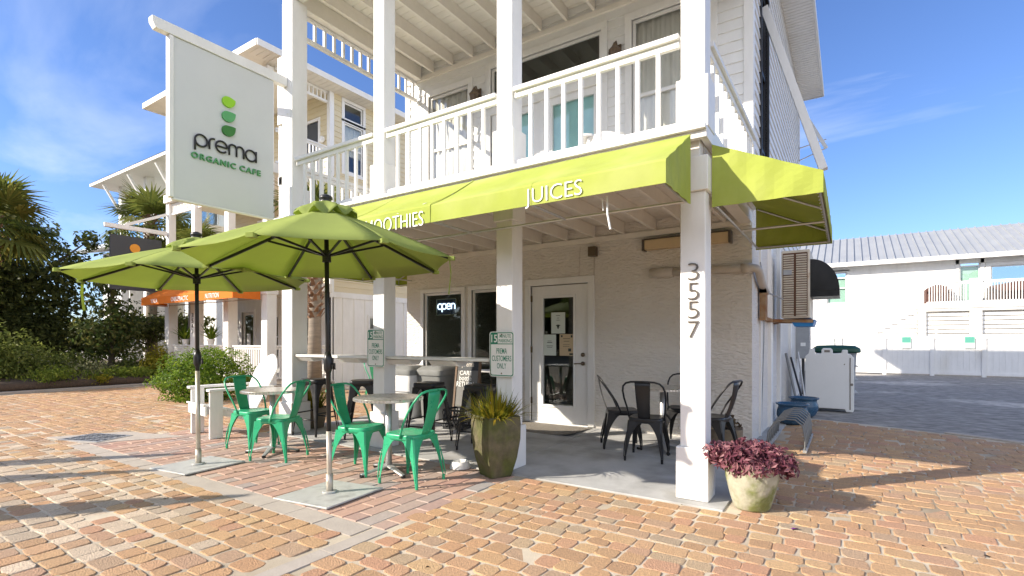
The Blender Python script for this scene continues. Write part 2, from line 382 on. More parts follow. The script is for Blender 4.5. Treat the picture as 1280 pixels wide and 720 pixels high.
def shrub(name, label, cat, base, blobs, size, seed, material, group=None, aspect=2.0, shell=.45):
    t = thing(name, label, cat, base, 0, group); g = random.Random(seed); tb = MB()
    for b in blobs:
        for k in range(2):
            tb.tube([(b[0]*.25+g.uniform(-.04,.04),b[1]*.25+g.uniform(-.04,.04),-.03),(b[0]*.7,b[1]*.7,b[2]*.6),(b[0]+g.uniform(-.1,.1)*b[3],b[1],b[2])], [.02,.014,.006], 5)
    tb.build('stem', M['bark'], t)
    leafcloud('foliage', material, blobs, size, t, aspect, seed, shell)
    return t
# ------------------------------------------------------------------ building helpers
def panel(mb, axis, c, nsign, a0, a1, z0, z1, holes, depth):
    """wall sheet with openings and reveals. axis 'y': plane y=c running along x; 'x': plane x=c along y. outward normal = nsign"""
    A = sorted({a0,a1,*[h[0] for h in holes],*[h[1] for h in holes]}); Z = sorted({z0,z1,*[h[2] for h in holes],*[h[3] for h in holes]})
    A = [a for a in A if a0-1e-6 <= a <= a1+1e-6]; Z = [z for z in Z if z0-1e-6 <= z <= z1+1e-6]
    P = (lambda a,z,d: (a, c - nsign*d, z)) if axis == 'y' else (lambda a,z,d: (c - nsign*d, a, z))
    inh = lambda a,z: any(h[0] < a < h[1] and h[2] < z < h[3] for h in holes)
    for i in range(len(A)-1):
        for j in range(len(Z)-1):
            if inh((A[i]+A[i+1])/2, (Z[j]+Z[j+1])/2): continue
            for d in (0, depth): mb.add([P(A[i],Z[j],d),P(A[i+1],Z[j],d),P(A[i+1],Z[j+1],d),P(A[i],Z[j+1],d)], [(0,1,2,3)])
    for h in list(holes) + [(a0,a1,z0,z1)]:
        q = [(h[0],h[2]),(h[1],h[2]),(h[1],h[3]),(h[0],h[3])]
        for k in range(4):
            a, b = q[k], q[(k+1)%4]
            mb.add([P(*a,0),P(*b,0),P(*b,depth),P(*a,depth)], [(0,1,2,3)])
def siding(mb, axis, c, nsign, a0, a1, z0, z1, holes, course=.14, lip=.014):
    P = (lambda a,z,d: (a, c + nsign*d, z)) if axis == 'y' else (lambda a,z,d: (c + nsign*d, a, z))
    n = max(1, round((z1-z0)/course)); h = (z1-z0)/n
    for i in range(n):
        zs = sorted({z0+i*h, z0+(i+1)*h, *[q for H in holes for q in H[2:] if z0+i*h < q < z0+(i+1)*h]})
        for j in range(len(zs)-1):
            zb, zt = zs[j], zs[j+1]; zm = (zb+zt)/2
            cuts = sorted([(H[0],H[1]) for H in holes if H[2] < zm < H[3]]); spans = []; s = a0
            for (q0,q1) in cuts:
                if q0 > s: spans.append((s,q0))
                s = max(s,q1)
            if s < a1: spans.append((s,a1))
            f = lambda z: lip*(1-(z-(z0+i*h))/h)
            for (p,q) in spans:
                mb.add([P(p,zb,f(zb)),P(q,zb,f(zb)),P(q,zt,f(zt)),P(p,zt,f(zt))], [(0,1,2,3)])
                if j == 0: mb.add([P(p,zb,0),P(q,zb,0),P(q,zb,lip),P(p,zb,lip)], [(0,1,2,3)])
def frame(mb, axis, c, nsign, a0, a1, z0, z1, w, out, inn=.03, bottom=True):
    """picture-frame trim round an opening"""
    d0, d1 = sorted((c - nsign*inn, c + nsign*out))
    def B(p,q,r,s):
        if axis == 'y': mb.box(p,q,d0,d1,r,s)
        else: mb.box(d0,d1,p,q,r,s)
    B(a0-w,a0,z0-(w if bottom else 0),z1); B(a1,a1+w,z0-(w if bottom else 0),z1); B(a0-w,a1+w,z1,z1+w)
    if bottom: B(a0,a1,z0-w,z0)
def pane(mb, axis, c, a0, a1, z0, z1, th=.008):
    if axis == 'y': mb.box(a0,a1,c-th/2,c+th/2,z0,z1)
    else: mb.box(c-th/2,c+th/2,a0,a1,z0,z1)
def window(parent, axis, c, nsign, a0, a1, z0, z1, name='window', w=.09, bars=(), vbars=(), glass='glass', blind=None, out=.03, fm='white', bottom=True):
    """trim as the part, glass (and blind) as its sub-parts"""
    m = MB(); frame(m, axis, c, nsign, a0, a1, z0, z1, w, out, bottom=bottom)
    g0, g1 = sorted((c - nsign*.055, c - nsign*.015)); s = .045
    def B(p,q,r,t):
        if axis == 'y': m.box(p,q,g0,g1,r,t)
        else: m.box(g0,g1,p,q,r,t)
    B(a0,a0+s,z0,z1); B(a1-s,a1,z0,z1); B(a0+s,a1-s,z0,z0+s); B(a0+s,a1-s,z1-s,z1)
    for b in bars: B(a0+s,a1-s,b-.025,b+.025)
    for b in vbars: B(b-.02,b+.02,z0+s,z1-s)
    f = m.build(name, M[fm], parent, bevel=.004)
    g = MB(); pane(g, axis, c - nsign*.038, a0+.03, a1-.03, z0+.03, z1-.03); g.build('pane', M[glass], f)
    if blind:
        bm_, zt, zb = blind; q = MB(); n = 40
        P = []
        for i in range(n+1):
            a = a0+.03+(a1-a0-.06)*i/n; wv = .012*math.sin(i*1.1)+.008*math.sin(i*2.3)
            d = c - nsign*(.075+wv)
            P.append([(a,d,zb),(a,d,zt)] if axis == 'y' else [(d,a,zb),(d,a,zt)])
        q.sheet(P, .004); q.build('curtain', M[bm_], f, smooth=True)
    return f
def railing(parent, a, b, ztop, zbot, n, name='railing', material='whitewood', bal=.034, top=(.10,.045), bot=(.06,.055)):
    """straight balustrade: rails as the part, each picket a sub-part"""
    a = Vector(a); b = Vector(b); m = MB()
    m.bar((a.x,a.y,ztop-top[1]/2),(b.x,b.y,ztop-top[1]/2), *top); m.bar((a.x,a.y,ztop-top[1]-.03),(b.x,b.y,ztop-top[1]-.03), .04, .06)
    f = m.build(name, M[material], parent, bevel=.006)
    m = MB(); m.bar((a.x,a.y,zbot+bot[1]/2),(b.x,b.y,zbot+bot[1]/2), *bot); m.build('bottom_rail', M[material], f, bevel=.006)
    ang = math.atan2((b-a).y, (b-a).x); rot = Matrix.Rotation(ang,3,'Z'); first = None
    z0 = zbot+bot[1]; z1 = ztop-top[1]-.06
    for i in range(n):
        p = a + (b-a)*((i+1)/(n+1))
        q = MB(); q.obox((p.x,p.y,(z0+z1)/2), (bal,bal,z1-z0), rot)
        q.build('baluster', M[material], f)
    return f
def awning(parent, axis, sgn, attach, outer, a0, a1, zt, zf, zb, material, seed=3, ends=(True,True), texts=(), scal=0.0):
    """canvas over a fold: slope + valance + end panels. axis 'y' -> projects along y by sgn and runs along x"""
    P = (lambda a,d,z: (a,d,z)) if axis == 'y' else (lambda a,d,z: (d,a,z))
    g = random.Random(seed); n = 48; rows = []
    prof = [(attach,zt),(attach+(outer-attach)*.25,zt+(zf-zt)*.26-.004),(attach+(outer-attach)*.5,zt+(zf-zt)*.52-.008),(attach+(outer-attach)*.75,zt+(zf-zt)*.77-.006),(outer-sgn*.008,zf+.003),(outer,zf-.012),(outer,(zf+zb)/2),(outer,zb)]
    ph = [g.uniform(0,6) for _ in range(6)]
    for i in range(n+1):
        a = a0+(a1-a0)*i/n; row = []
        for k,(d,z) in enumerate(prof):
            wv = (.004*math.sin(a*3.1+ph[0])+.003*math.sin(a*7.3+ph[1])+.002*math.sin(a*17+ph[2]))*(1 if 0<k<7 else .4)
            row.append(P(a, d+sgn*wv*(.35 if k>=5 else 0), z+wv*(1 if k<5 else 0)))
        rows.append(row)
    m = MB(); m.sheet(rows if (axis == 'x') == (sgn > 0) else rows[::-1], .004)
    for e,a in zip(ends,(a0,a1)):
        if not e: continue
        G = []
        for i in range(13):
            t = i/12; d = attach+(outer-attach)*t; zt_ = zt+(zf-zt)*t
            G.append([P(a+.006*math.sin(i*1.7+k*.6)*(1 if 0<i<12 else 0), d, zt_+(zb-zt_)*k/5) for k in range(6)])
        m.sheet(G, .004)
    for i in range(1,int(abs(a1-a0)/1.15)+1):            # sewn seams between the canvas widths
        a = a0+(a1-a0)*i/(int(abs(a1-a0)/1.15)+1); G = [[P(a+q,d+sgn*(.004 if k>=4 else 0),z+(.005 if k<5 else 0)) for k,(d,z) in enumerate(prof)] for q in (-.012,.012)]
        m.sheet(G if (axis == 'x') == (sgn > 0) else G[::-1], .003)
    aw = m.build('awning', M[material], parent, smooth=False)
    f = MB(); r = .012
    for d,z in ((outer-sgn*.02,zb+.02),(outer-sgn*.02,zf-.03),(attach-(-sgn)*.0+sgn*.02,zb+.02)):
        f.tube([P(a0+.02,d,z),P(a1-.02,d,z)], r, 6)
    k = max(2,int(abs(a1-a0)/1.3)+1)
    for i in range(k+1):
        a = a0+.03+(a1-a0-.06)*i/k
        f.tube([P(a,attach+sgn*.02,zt-.03),P(a,outer-sgn*.02,zf-.03),P(a,outer-sgn*.02,zb+.02),P(a,attach+sgn*.02,zb+.02)], r, 6)
    # lacing loops along the hem
    m2 = int(abs(a1-a0)/.11)
    for i in range(m2):
        a = a0+.06+(a1-a0-.12)*i/max(1,m2-1); f.tube([P(a-.02,outer-sgn*.006,zb+.035),P(a,outer-sgn*.04,zb+.012),P(a+.02,outer-sgn*.006,zb+.03)], .004, 4)
    f.build('awning_frame', M['alu'], aw)
    return aw

# ------------------------------------------------------------------ the ground
def sheet_obj(name, pts, z, material, kind='structure', th=None):
    m = MB()
    if th: m.prism(pts, lambda u,v,d: (u,v,d), z-th, z)
    else: m.add([(x,y,z) for x,y in pts], [tuple(range(len(pts)))])
    return m.build(name, material, kind=kind)
sheet_obj('ground', [(-260,-120),(260,-120),(260,320),(-260,320)], -.04, M['earth'])
sheet_obj('paving_bed', [(-16.75,-3),(5,-3),(5,7.2),(2.05,8.75),(1.2,9.25),(0,9.7),(-.99,9.95),(-.99,14.8),(-6.9,14.8),(-6.9,18.5),(-12,18.5),(-12,9.2),(-16.75,9.2)], -.006, M['sand'])
sheet_obj('gravel_lot', [(-.99,9.95),(0,9.7),(1.2,9.25),(2.05,8.75),(5,7.2),(40,-2),(40,40),(-30,40),(-30,18.5),(-6.9,18.5),(-6.9,14.8),(-.99,14.8)], -.013, M['gravel'])
def inslab(x,y): return -6.85 < x < -.79 and 4.12 < y < 14.8
def inflat(x,y): return -8.0 < x < -2.63 and 2.42 < y < 4.13
drain = [(-8.95,2.28),(-8.0,2.40),(-7.45,3.35),(-8.55,3.05)]
def inpoly(x,y,P):
    c = False
    for i in range(len(P)):
        (x1,y1),(x2,y2) = P[i],P[i-1]
        if (y1>y) != (y2>y) and x < (x2-x1)*(y-y1)/(y2-y1)+x1: c = not c
    return c
def seen(x,y,mg):
    f_ = -.549*x+.836*y; r_ = .836*x+.549*y
    return f_ > 1.3 and abs(r_) < f_*1.0+mg
def lotline(x): return 9.95+(.99+x)*-.253 if x < 0 else (9.7-.375*x if x < 1.2 else (9.25-.588*(x-1.2) if x < 2.05 else 8.75-.525*(x-2.05)))
def pavers():
    g = random.Random(11); b = MB(); at = []
    y = -.6; row = 0
    while y < 12.5:
        h = g.choice((.125,.14,.15,.155)); x = -16.7+g.random()*.2; wig = g.uniform(0,6)
        while x < 4.8:
            w = g.choice((.12,.15,.15,.18,.21)); cx = x+w/2; cy = y+h/2
            if h > .145 and w == .12: w = .14
            x += w
            if not seen(cx,cy,2.4): continue
            if cx > -.9 and cy > lotline(cx)-.12: continue
            if inslab(cx-.06,cy+.06) or inslab(cx+.09,cy+.06) or inflat(cx,cy) or inpoly(cx,cy,drain): continue
            if -2.78 < cx < -2.56 and cy < 2.5: continue
            if -8.0 < cx < -2.63 and 2.22 < cy < 2.44: continue
            if cy > 9.1 and cx < -11.8: continue
            if cx < -9.5 and cy > 8.8: continue
            cy += .012*math.sin(cx*1.3+wig)
            gap = g.uniform(.002,.0065); W = w/2-gap; H_ = h/2-gap
            c = g.uniform(.012,.03); poly = [(-W+c,-H_),(W-c,-H_),(W,-H_+c),(W,H_-c),(W-c,H_),(-W+c,H_),(-W,H_-c),(-W,-H_+c)]
            ro = g.uniform(-.025,.025); tx = g.uniform(-.025,.025); ty = g.uniform(-.025,.025); zz = g.uniform(-.002,.002)
            if g.random() < .03: zz -= .006
            P = []
            for u,v in poly:
                u += g.uniform(-.0065,.0065); v += g.uniform(-.0065,.0065)
                P.append((u*math.cos(ro)-v*math.sin(ro), u*math.sin(ro)+v*math.cos(ro)))
            vs = []
            for sc,dz in ((.92,0),(.975,-.0015),(1.0,-.008),(1.0,-.035)):
                vs += [(cx+u*sc, cy+v*sc, zz+tx*u*sc+ty*v*sc+dz) for u,v in P]
            fs = [tuple(range(8))]+[(k*8+i,(k+1)*8+i,(k+1)*8+(i+1)%8,k*8+(i+1)%8) for k in range(3) for i in range(8)]
            b.add(vs, fs)
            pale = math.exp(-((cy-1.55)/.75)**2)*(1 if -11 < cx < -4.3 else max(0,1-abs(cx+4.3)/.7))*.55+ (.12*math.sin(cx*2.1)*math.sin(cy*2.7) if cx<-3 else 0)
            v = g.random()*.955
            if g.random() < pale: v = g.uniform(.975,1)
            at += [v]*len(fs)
        y += h; row += 1
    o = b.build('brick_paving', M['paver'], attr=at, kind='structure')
    sm = np.ones(len(b.f),bool); sm[::25] = False; o.data.polygons.foreach_set('use_smooth', sm)
pavers()
def flatpavers():
    g = random.Random(5); b = MB(); at = []; w = .148; L = .30; x = -7.98; k = 0
    while x+w < -2.63:
        y = 2.445 - (L/2 if k % 2 else 0)
        while y < 4.12:
            y0 = max(y,2.445); y1 = min(y+L,4.118)
            if y1-y0 > .04:
                z = g.uniform(-.003,.0015); q = .0035
                vs = [(x+q+.006,y0+q+.006,z),(x+w-q-.006,y0+q+.006,z+g.uniform(-.001,.001)),(x+w-q-.006,y1-q-.006,z),(x+q+.006,y1-q-.006,z)]
                vs += [(x+q,y0+q,z-.007),(x+w-q,y0+q,z-.007),(x+w-q,y1-q,z-.007),(x+q,y1-q,z-.007)]
                vs += [(x+q,y0+q,-.03),(x+w-q,y0+q,-.03),(x+w-q,y1-q,-.03),(x+q,y1-q,-.03)]
                fs = [(0,1,2,3)]+[(r*4+i,r*4+4+i,r*4+4+(i+1)%4,r*4+(i+1)%4) for r in range(2) for i in range(4)]
                b.add(vs,fs); at += [g.random()]*len(fs)
            y += L
        x += w; k += 1
    b.build('flat_paving', M['flatpaver'], attr=at, kind='structure')
flatpavers()
def strips():
    g = random.Random(3); b = MB()
    y = -.5
    while y < 2.4:                       # pale border running towards the street
        L = g.uniform(.5,.9); b.box(-2.735,-2.615,y+.004,min(y+L,2.44)-.004,-.03,.001+g.uniform(-.002,.001)); y += L
    x = -8.0
    while x < -2.76:                     # soldier course along the flat pavers
        L = g.uniform(.28,.42); b.box(x+.004,min(x+L,-2.76)-.004,2.25,2.435,-.03,g.uniform(-.003,.001)); x += L
    b.build('paving_border', M['concrete2'], kind='structure', bevel=.004)
    d = MB(); d.prism(drain[::-1], lambda u,v,z:(u,v,z), -.03, .004); d.build('drain_apron', M['concrete2'], kind='structure')
    k = MB(); k.bar((1.15,9.32,-.02),(2.15,8.74,-.02),.12,.07); k.bar((2.15,8.74,-.02),(5,7.25,-.02),.12,.07); k.build('gravel_edging', M['concrete2'], kind='structure', bevel=.01)
    q = MB(); q.box(-16.95,-16.78,-4,9.0,-.05,.06); q.build('kerb', M['concrete2'], kind='structure', bevel=.015)
strips()
gr = thing('drain_grate', 'square black slotted drain grate set in pale concrete among the bricks', 'drain', (-8.33,2.63,.004), R(20))
m = MB(); m.box(-.33,.33,-.24,.24,0,.008); 
m.build('grate_frame', M['alu'], gr)
m = MB()
for i in range(7):
    for j in range(5): m.box(-.29+i*.085+(.02 if j%2 else 0),-.235+i*.085+(.02 if j%2 else 0),-.2+j*.085,-.15+j*.085,.0085,.0105)
m.build('slots', M['black'], gr)

# ------------------------------------------------------------------ the cafe
XL, XR, YW, YF, YB = -6.92, -1.0, 6.94, 4.26, 14.3
cafe = thing('cafe_building', 'white cafe with lime awnings, balcony above the porch and the number 3557 on its column', 'building', (-4,6.94,0), 0, world=True)
for xa,xb in ((-6.85,-4.93),(-4.93,-3.02),(-3.02,-.79)):
    for ya,yb in ((4.12,5.62),(5.62,YB-.05)):
        sl = MB(); sl.box(xa+.004,xb-.004,ya+(.004 if ya > 5 else 0),yb-.004,-.06,.008); sl.build('porch_floor', M['concrete'], cafe, bevel=.005)
DO = (-4.20,-3.21,.02,2.15); W1 = (-6.49,-5.59,.22,2.15); W2 = (-5.38,-4.52,.22,2.15)
m = MB(); panel(m,'y',YW,-1,XL,XR,.008,2.99,[DO,W1,W2],.16)
m.box(XL,XL+.16,YW+.16,YB,.008,2.99); m.box(XL+.16,XR-.16,YB-.16,YB,.008,2.99)
m.build('ground_floor_wall', M['stucco'], cafe)
m = MB(); panel(m,'x',XR+.004,1,YW+.001,YB,.008,2.985,[],.15); m.build('side_wall', M['stucco'], cafe)
for y,w,d in ((7.55,.05,.03),(8.45,.22,.05),(9.6,.10,.06),(11.6,.2,.05)):
    m = MB(); m.box(XR,XR+d,y,y+w,.01,2.9); m.build('wall_batten', M['white'], cafe, bevel=.004)
m = MB(); m.box(XL+.17,XR-.17,11.5,11.6,.01,2.9); m.box(XL+.17,XR-.17,YW+.17,11.5,2.86,2.9)
m.box(-5.9,-4.6,7.15,7.6,.72,.76); m.box(-6.6,-4.4,9.6,10.1,.01,1.05); m.box(-6.6,-4.4,11.2,11.4,1.5,1.54); m.box(-6.6,-4.4,11.2,11.4,1.9,1.94)
m.build('interior', M['interior'], cafe)
window(cafe,'y',YW,-1,*W1,bars=(.78,),w=.07); window(cafe,'y',YW,-1,*W2,bars=(.78,),w=.07)
# door
m = MB(); frame(m,'y',YW,-1,DO[0],DO[1],DO[2],DO[3],.10,.03,bottom=False); m.box(DO[0],DO[1],YW-.02,YW+.1,.008,.03); m.build('door_frame', M['white'], cafe, bevel=.006)
m = MB(); dg = (-4.0,-3.44,.28,1.97); panel(m,'y',YW+.012,-1,DO[0]+.012,DO[1]-.012,.035,DO[3]-.012,[dg],.045)
door = m.build('door', M['white'], cafe)
m = MB(); frame(m,'y',YW+.012,-1,dg[0]+.02,dg[1]-.02,dg[2]+.02,dg[3]-.02,.04,.014); m.build('glazing_bead', M['white'], door, bevel=.004)
m = MB(); pane(m,'y',YW+.03,*dg); m.build('pane', M['glass'], door)
m = MB()
m.tube([(-3.30,YW+.012,1.08),(-3.30,YW-.01,1.08)],.03,12); m.tube([(-3.30,YW-.01,1.08),(-3.30,YW-.02,1.08)],.018,10); m.build('lock', M['handle'], door, smooth=True); m = MB()
m.tube([(-3.30,YW+.012,.95),(-3.30,YW-.01,.95)],.03,12)
m.tube([(-3.30,YW-.02,.95),(-3.30,YW-.05,.95),(-3.35,YW-.055,.95),(-3.42,YW-.05,.945)],.009,8); m.build('handle', M['handle'], door, smooth=True)
m = MB()
for z in (.3,1.1,1.9): m.box(DO[0]-.004,DO[0]+.02,YW-.012,YW+.008,z,z+.1)
m.build('hinge', M['handle'], door)
# columns
COL = dict(a=(-1.052,.20),b=(-2.90,.195),c=(-4.735,.19),d=(-6.555,.245))
def column(cx, w):
    m = MB(); cy = YF+.10+.005; b = w/2+.028
    m.box(cx-b,cx+b,cy-b-.0,cy+b,.009,.43); m.box(cx-w/2,cx+w/2,cy-w/2,cy+w/2,.43,2.50); m.box(cx-b+.005,cx+b-.005,cy-b+.005,cy+b-.005,2.50,2.78)
    m.box(cx-b,cx+b,cy-b,cy+b,3.005,3.42); m.box(cx-w/2+.003,cx+w/2-.003,cy-w/2+.003,cy+w/2-.003,3.42,6.05)
    m.box(cx-b,cx+b,cy-b,cy+b,6.36,6.78); m.box(cx-w/2,cx+w/2,cy-w/2,cy+w/2,6.78,8.2)
    return m.build('column', M['white'], cafe, bevel=.008)
cols = {k: column(*v) for k,v in COL.items()}
for i,(ch,z) in enumerate(zip('3557',(1.855,1.695,1.545,1.385))):
    text('house_number', ch, .086, .135, (-1.045,YF-.001+.0,z), (1,0,0), (0,0,1), M['numgrey'], cols['a'], .016, -.022)
# balcony deck + joists (each joist a part)
def deck(z0, zj, zd, zt, name):
    m = MB(); g = random.Random(4); y = YF-.0
    m.box(-6.78,-.93,YF-.06,YF-.005,zd-.06,zt); m.box(-6.78,-.93,YF-.10,YF-.06,zt-.035,zt+.004)      # rim and nosing
    m.box(-.985,-.93,YF-.005,YW,zd-.06,zt); m.box(-6.78,-6.72,YF-.005,YW,zd-.06,zt)
    m.build(name+'_rim', M['white'], cafe, bevel=.004)
    b = MB(); y = YF
    while y < YW-.02:
        w = .138; b.box(-6.72,-.985,y+.003,min(y+w,YW-.005)-.003,zd+g.uniform(-.002,.002),zt-.004); y += w
    b.build(name+'_boards', M['soffit'], cafe)
    x = -6.68; k = 0
    while x < -1.0:
        j = MB(); j.box(x-.021,x+.021,YF+.16,YW-.045,zj,zd-.003); j.build('joist', M['soffit'], cafe, bevel=.003); x += .4475
    l = MB(); l.box(XL+.02,XR-.01,YW-.045,YW-.0,zj-.075,zj); l.build('ledger', M['soffit'], cafe, bevel=.003)
    e = MB(); e.box(-6.70,-1.0,YF+.01,YF+.155,zj-.05,zd-.003); e.box(-1.13,-.99,YF+.16,YW-.045,zj-.05,zd-.003); e.box(-6.70,-6.52,YF+.16,YW-.045,zj-.05,zd-.003); e.build('beam', M['soffit'], cafe, bevel=.004)
deck(0,2.80,2.965,3.0,'balcony')
deck(0,6.11,6.30,6.345,'roof_terrace')
# railings
yr = YF+.05
railing(cafe,(-2.79,yr),(-1.165,yr),3.825,3.04,8); railing(cafe,(-4.625,yr),(-3.01,yr),3.825,3.04,8); railing(cafe,(-6.41,yr),(-4.84,yr),3.825,3.04,8)
railing(cafe,(-.985,YF+.23),(-.985,YW-.02),3.80,3.04,12); railing(cafe,(-6.64,YF+.25),(-6.64,YW-.02),3.80,3.04,12)
for a,b in ((-2.79,-1.165),(-4.625,-3.01),(-6.41,-4.84)): railing(cafe,(a,yr),(b,yr),7.15,6.39,8)
railing(cafe,(-6.64,YF+.25),(-6.64,YW-.02),7.15,6.39,12)
def spandrel(x0,y0,x1,y1,zt,zb,n):
    m = MB(); m.bar((x0,y0,zb+.03),(x1,y1,zb+.03),.05,.06); m.bar((x0,y0,zt-.02),(x1,y1,zt-.02),.05,.04)
    for i in range(n):
        t = (i+.5)/n; m.box(x0+(x1-x0)*t-.02,x0+(x1-x0)*t+.02,y0+(y1-y0)*t-.02,y0+(y1-y0)*t+.02,zb+.06,zt-.04)
    return m.build('spandrel', M['whitewood'], cafe, bevel=.003)
spandrel(-6.66,YF+.25,-6.66,YW-.03,6.05,5.68,14); spandrel(-1.05,YF+.23,-1.05,YW-.03,6.05,5.68,14)
# upper walls
U1 = (-6.36,-5.45,3.25,5.70); U2 = (-4.98,-3.0,3.02,5.82); U3 = (-2.54,-1.5,3.30,5.80); UR = (7.66,8.36,3.2,6.25)
m = MB(); siding(m,'y',YW,-1,XL,XR,2.99,7.3,[U1,U2,U3]); panel(m,'y',YW+.002,-1,XL,XR,2.99,7.3,[U1,U2,U3],.12)
siding(m,'x',XL,-1,YW,YB,2.99,7.3,[]); m.box(XL+.002,XL+.12,YW+.13,YB,2.99,7.3); m.box(XL,XR,YB-.12,YB,2.99,7.3)
m.build('upper_wall', M['siding'], cafe)
m = MB(); siding(m,'x',XR-.004,1,YW+.01,YB,2.99,7.3,[UR],course=.15,lip=.018); panel(m,'x',XR-.006,1,YW+.12,YB,2.99,7.3,[UR],.1); m.build('upper_side_wall', M['siding'], cafe)
for b_ in ((XR-.09,XR+.022,YW-.024,YW-.001),(XR+.001,XR+.024,YW,YW+.10),(XL-.024,XL+.09,YW-.024,YW-.001),(XR,XR+.02,YB-.1,YB)):
    m = MB(); m.box(*b_,2.99,7.3); m.build('corner_board', M['white'], cafe, bevel=.003)
m = MB(); m.box(XL+.13,XR-.13,9.0,9.1,3.0,7.2); m.box(XL+.13,XR-.13,YW+.13,9.0,2.95,2.99); m.box(XL+.13,XR-.13,YW+.13,9.0,7.2,7.25); m.build('upper_interior', M['interior'], cafe)
window(cafe,'y',YW,-1,*U1,bars=(4.72,),blind=('curtain',5.68,3.3),w=.10,glass='glassclear')
window(cafe,'y',YW,-1,*U3,bars=(4.72,),blind=('curtain',5.78,3.3),w=.10,glass='glassclear')
window(cafe,'y',YW,-1,U2[0],U2[1],5.16,U2[3],name='transom',w=.10,bottom=False)
m = MB(); m.box(U2[0]-.1,U2[1]+.1,YW-.035,YW+.06,5.04,5.155); m.box(U2[0]-.1,U2[0],YW-.03,YW+.06,3.02,5.04); m.box(U2[1],U2[1]+.1,YW-.03,YW+.06,3.02,5.04); m.box(-4.03,-3.95,YW-.01,YW+.06,3.02,5.04); m.build('door_frame', M['white'], cafe, bevel=.005)
for a,b in ((-4.98,-4.03),(-3.95,-3.0)):
    m = MB(); h = (a+.13,b-.13,3.2,4.93); panel(m,'y',YW+.01,-1,a+.005,b-.005,3.02,5.035,[h],.045); d = m.build('balcony_door', M['white'], cafe)
    m = MB(); pane(m,'y',YW+.03,*h); m.build('pane', M['glass2'], d); m = MB(); m.box(h[0]-.03,h[1]+.03,YW+.07,YW+.075,3.15,4.97); m.build('blind', M['teal'], d)
for x,zc in ((-5.22,5.40),(-2.74,5.36)):
    m = MB(); m.box(x-.05,x+.05,YW-.035,YW-.012,zc-.18,zc+.14); m.tube([(x,YW-.03,zc+.08),(x,YW-.10,zc+.16),(x,YW-.14,zc+.12)],.012,6)
    m.rings([(.03,-.2),(.07,-.16),(.085,-.02),(.10,.0),(.05,.06),(.02,.12)],n=6,c=(x,YW-.14,zc)); m.build('wall_lantern', M['lantern'], cafe)
window(cafe,'x',XR,1,*UR,name='side_window',w=.05,bars=(5.1,4.0),glass='glass2',fm='blackplastic',out=.03)
# roof: low hip with a vented soffit
m = MB(); x0,x1,y0,y1 = XL-.5,XR+.5,YW-.55,YB+.4
m.add([(x0,y0,7.42),(x1,y0,7.42),(x1,y1,7.42),(x0,y1,7.42),(-3.96,9.4,8.2),(-3.96,11.6,8.2)],[(0,1,4),(1,2,5,4),(2,3,5),(3,0,4,5)])
roof = m.build('roof', M['metalroof'], cafe)
m = MB(); m.box(x0+.02,x1-.02,y0+.02,y1-.02,7.30,7.335)
y = y0+.05
while y < y1-.1: m.box(x1-.5,x1-.04,y,y+.07,7.292,7.30); y += .1
m.box(x1-.02,x1+.01,y0,y1,7.28,7.43); m.box(x0-.01,x0+.02,y0,y1,7.28,7.43); m.box(x0+.02,x1-.02,y0-.01,y0+.02,7.28,7.43); m.box(x0+.02,x1-.02,y1-.02,y1+.01,7.28,7.43)
m.build('soffit', M['white'], roof)
# awning arms on the side wall
m = MB(); m.bar((XR+.02,7.95,5.95),(-.27,7.95,3.56),.10,.13,up=(0,1,0)); m.bar((-.27,7.95,3.58),(XR,8.3,3.58),.02,.02); m.build('awning_arm', M['white'], cafe, bevel=.004)
m = MB(); m.bar((XR+.02,13.9,6.9),(-.42,13.9,5.75),.07,.07,up=(0,1,0)); m.bar((-.42,13.9,5.75),(XR,14.2,5.65),.02,.02); m.bar((-.42,13.9,5.95),(XR,14.2,5.95),.02,.02); m.build('awning_arm', M['alu'], cafe)
# awnings
fa = awning(cafe,'y',-1,YF-.105,3.50,-6.45,-1.04,2.925,2.54,2.375,'lime',3)
text('lettering','JUICES',.50,.155,(-1.915,3.487,2.43),(1,0,0),(0,-.02,1),M['txtwhite'],fa,.003,-.012)
text('lettering','SMOOTHIES',.86,.135,(-3.70,3.487,2.425),(1,0,0),(0,-.02,1),M['txtwhite'],fa,.003,-.012)
m = MB(); m.prism([(-3.62,2.515),(-3.60,2.51),(-3.35,2.60),(-3.36,2.612)], lambda u,v,d:(u,3.50+(v-2.54)*(1.9 if v>2.54 else 0)-.008+d,v),0,.003); m.build('swoosh', M['txtwhite'], fa)
awning(cafe,'x',1,-.925,-.15,4.37,6.75,2.89,2.54,2.38,'lime',5)
awning(cafe,'x',-1,-6.785,-7.6,4.6,7.4,2.89,2.54,2.38,'lime',6)
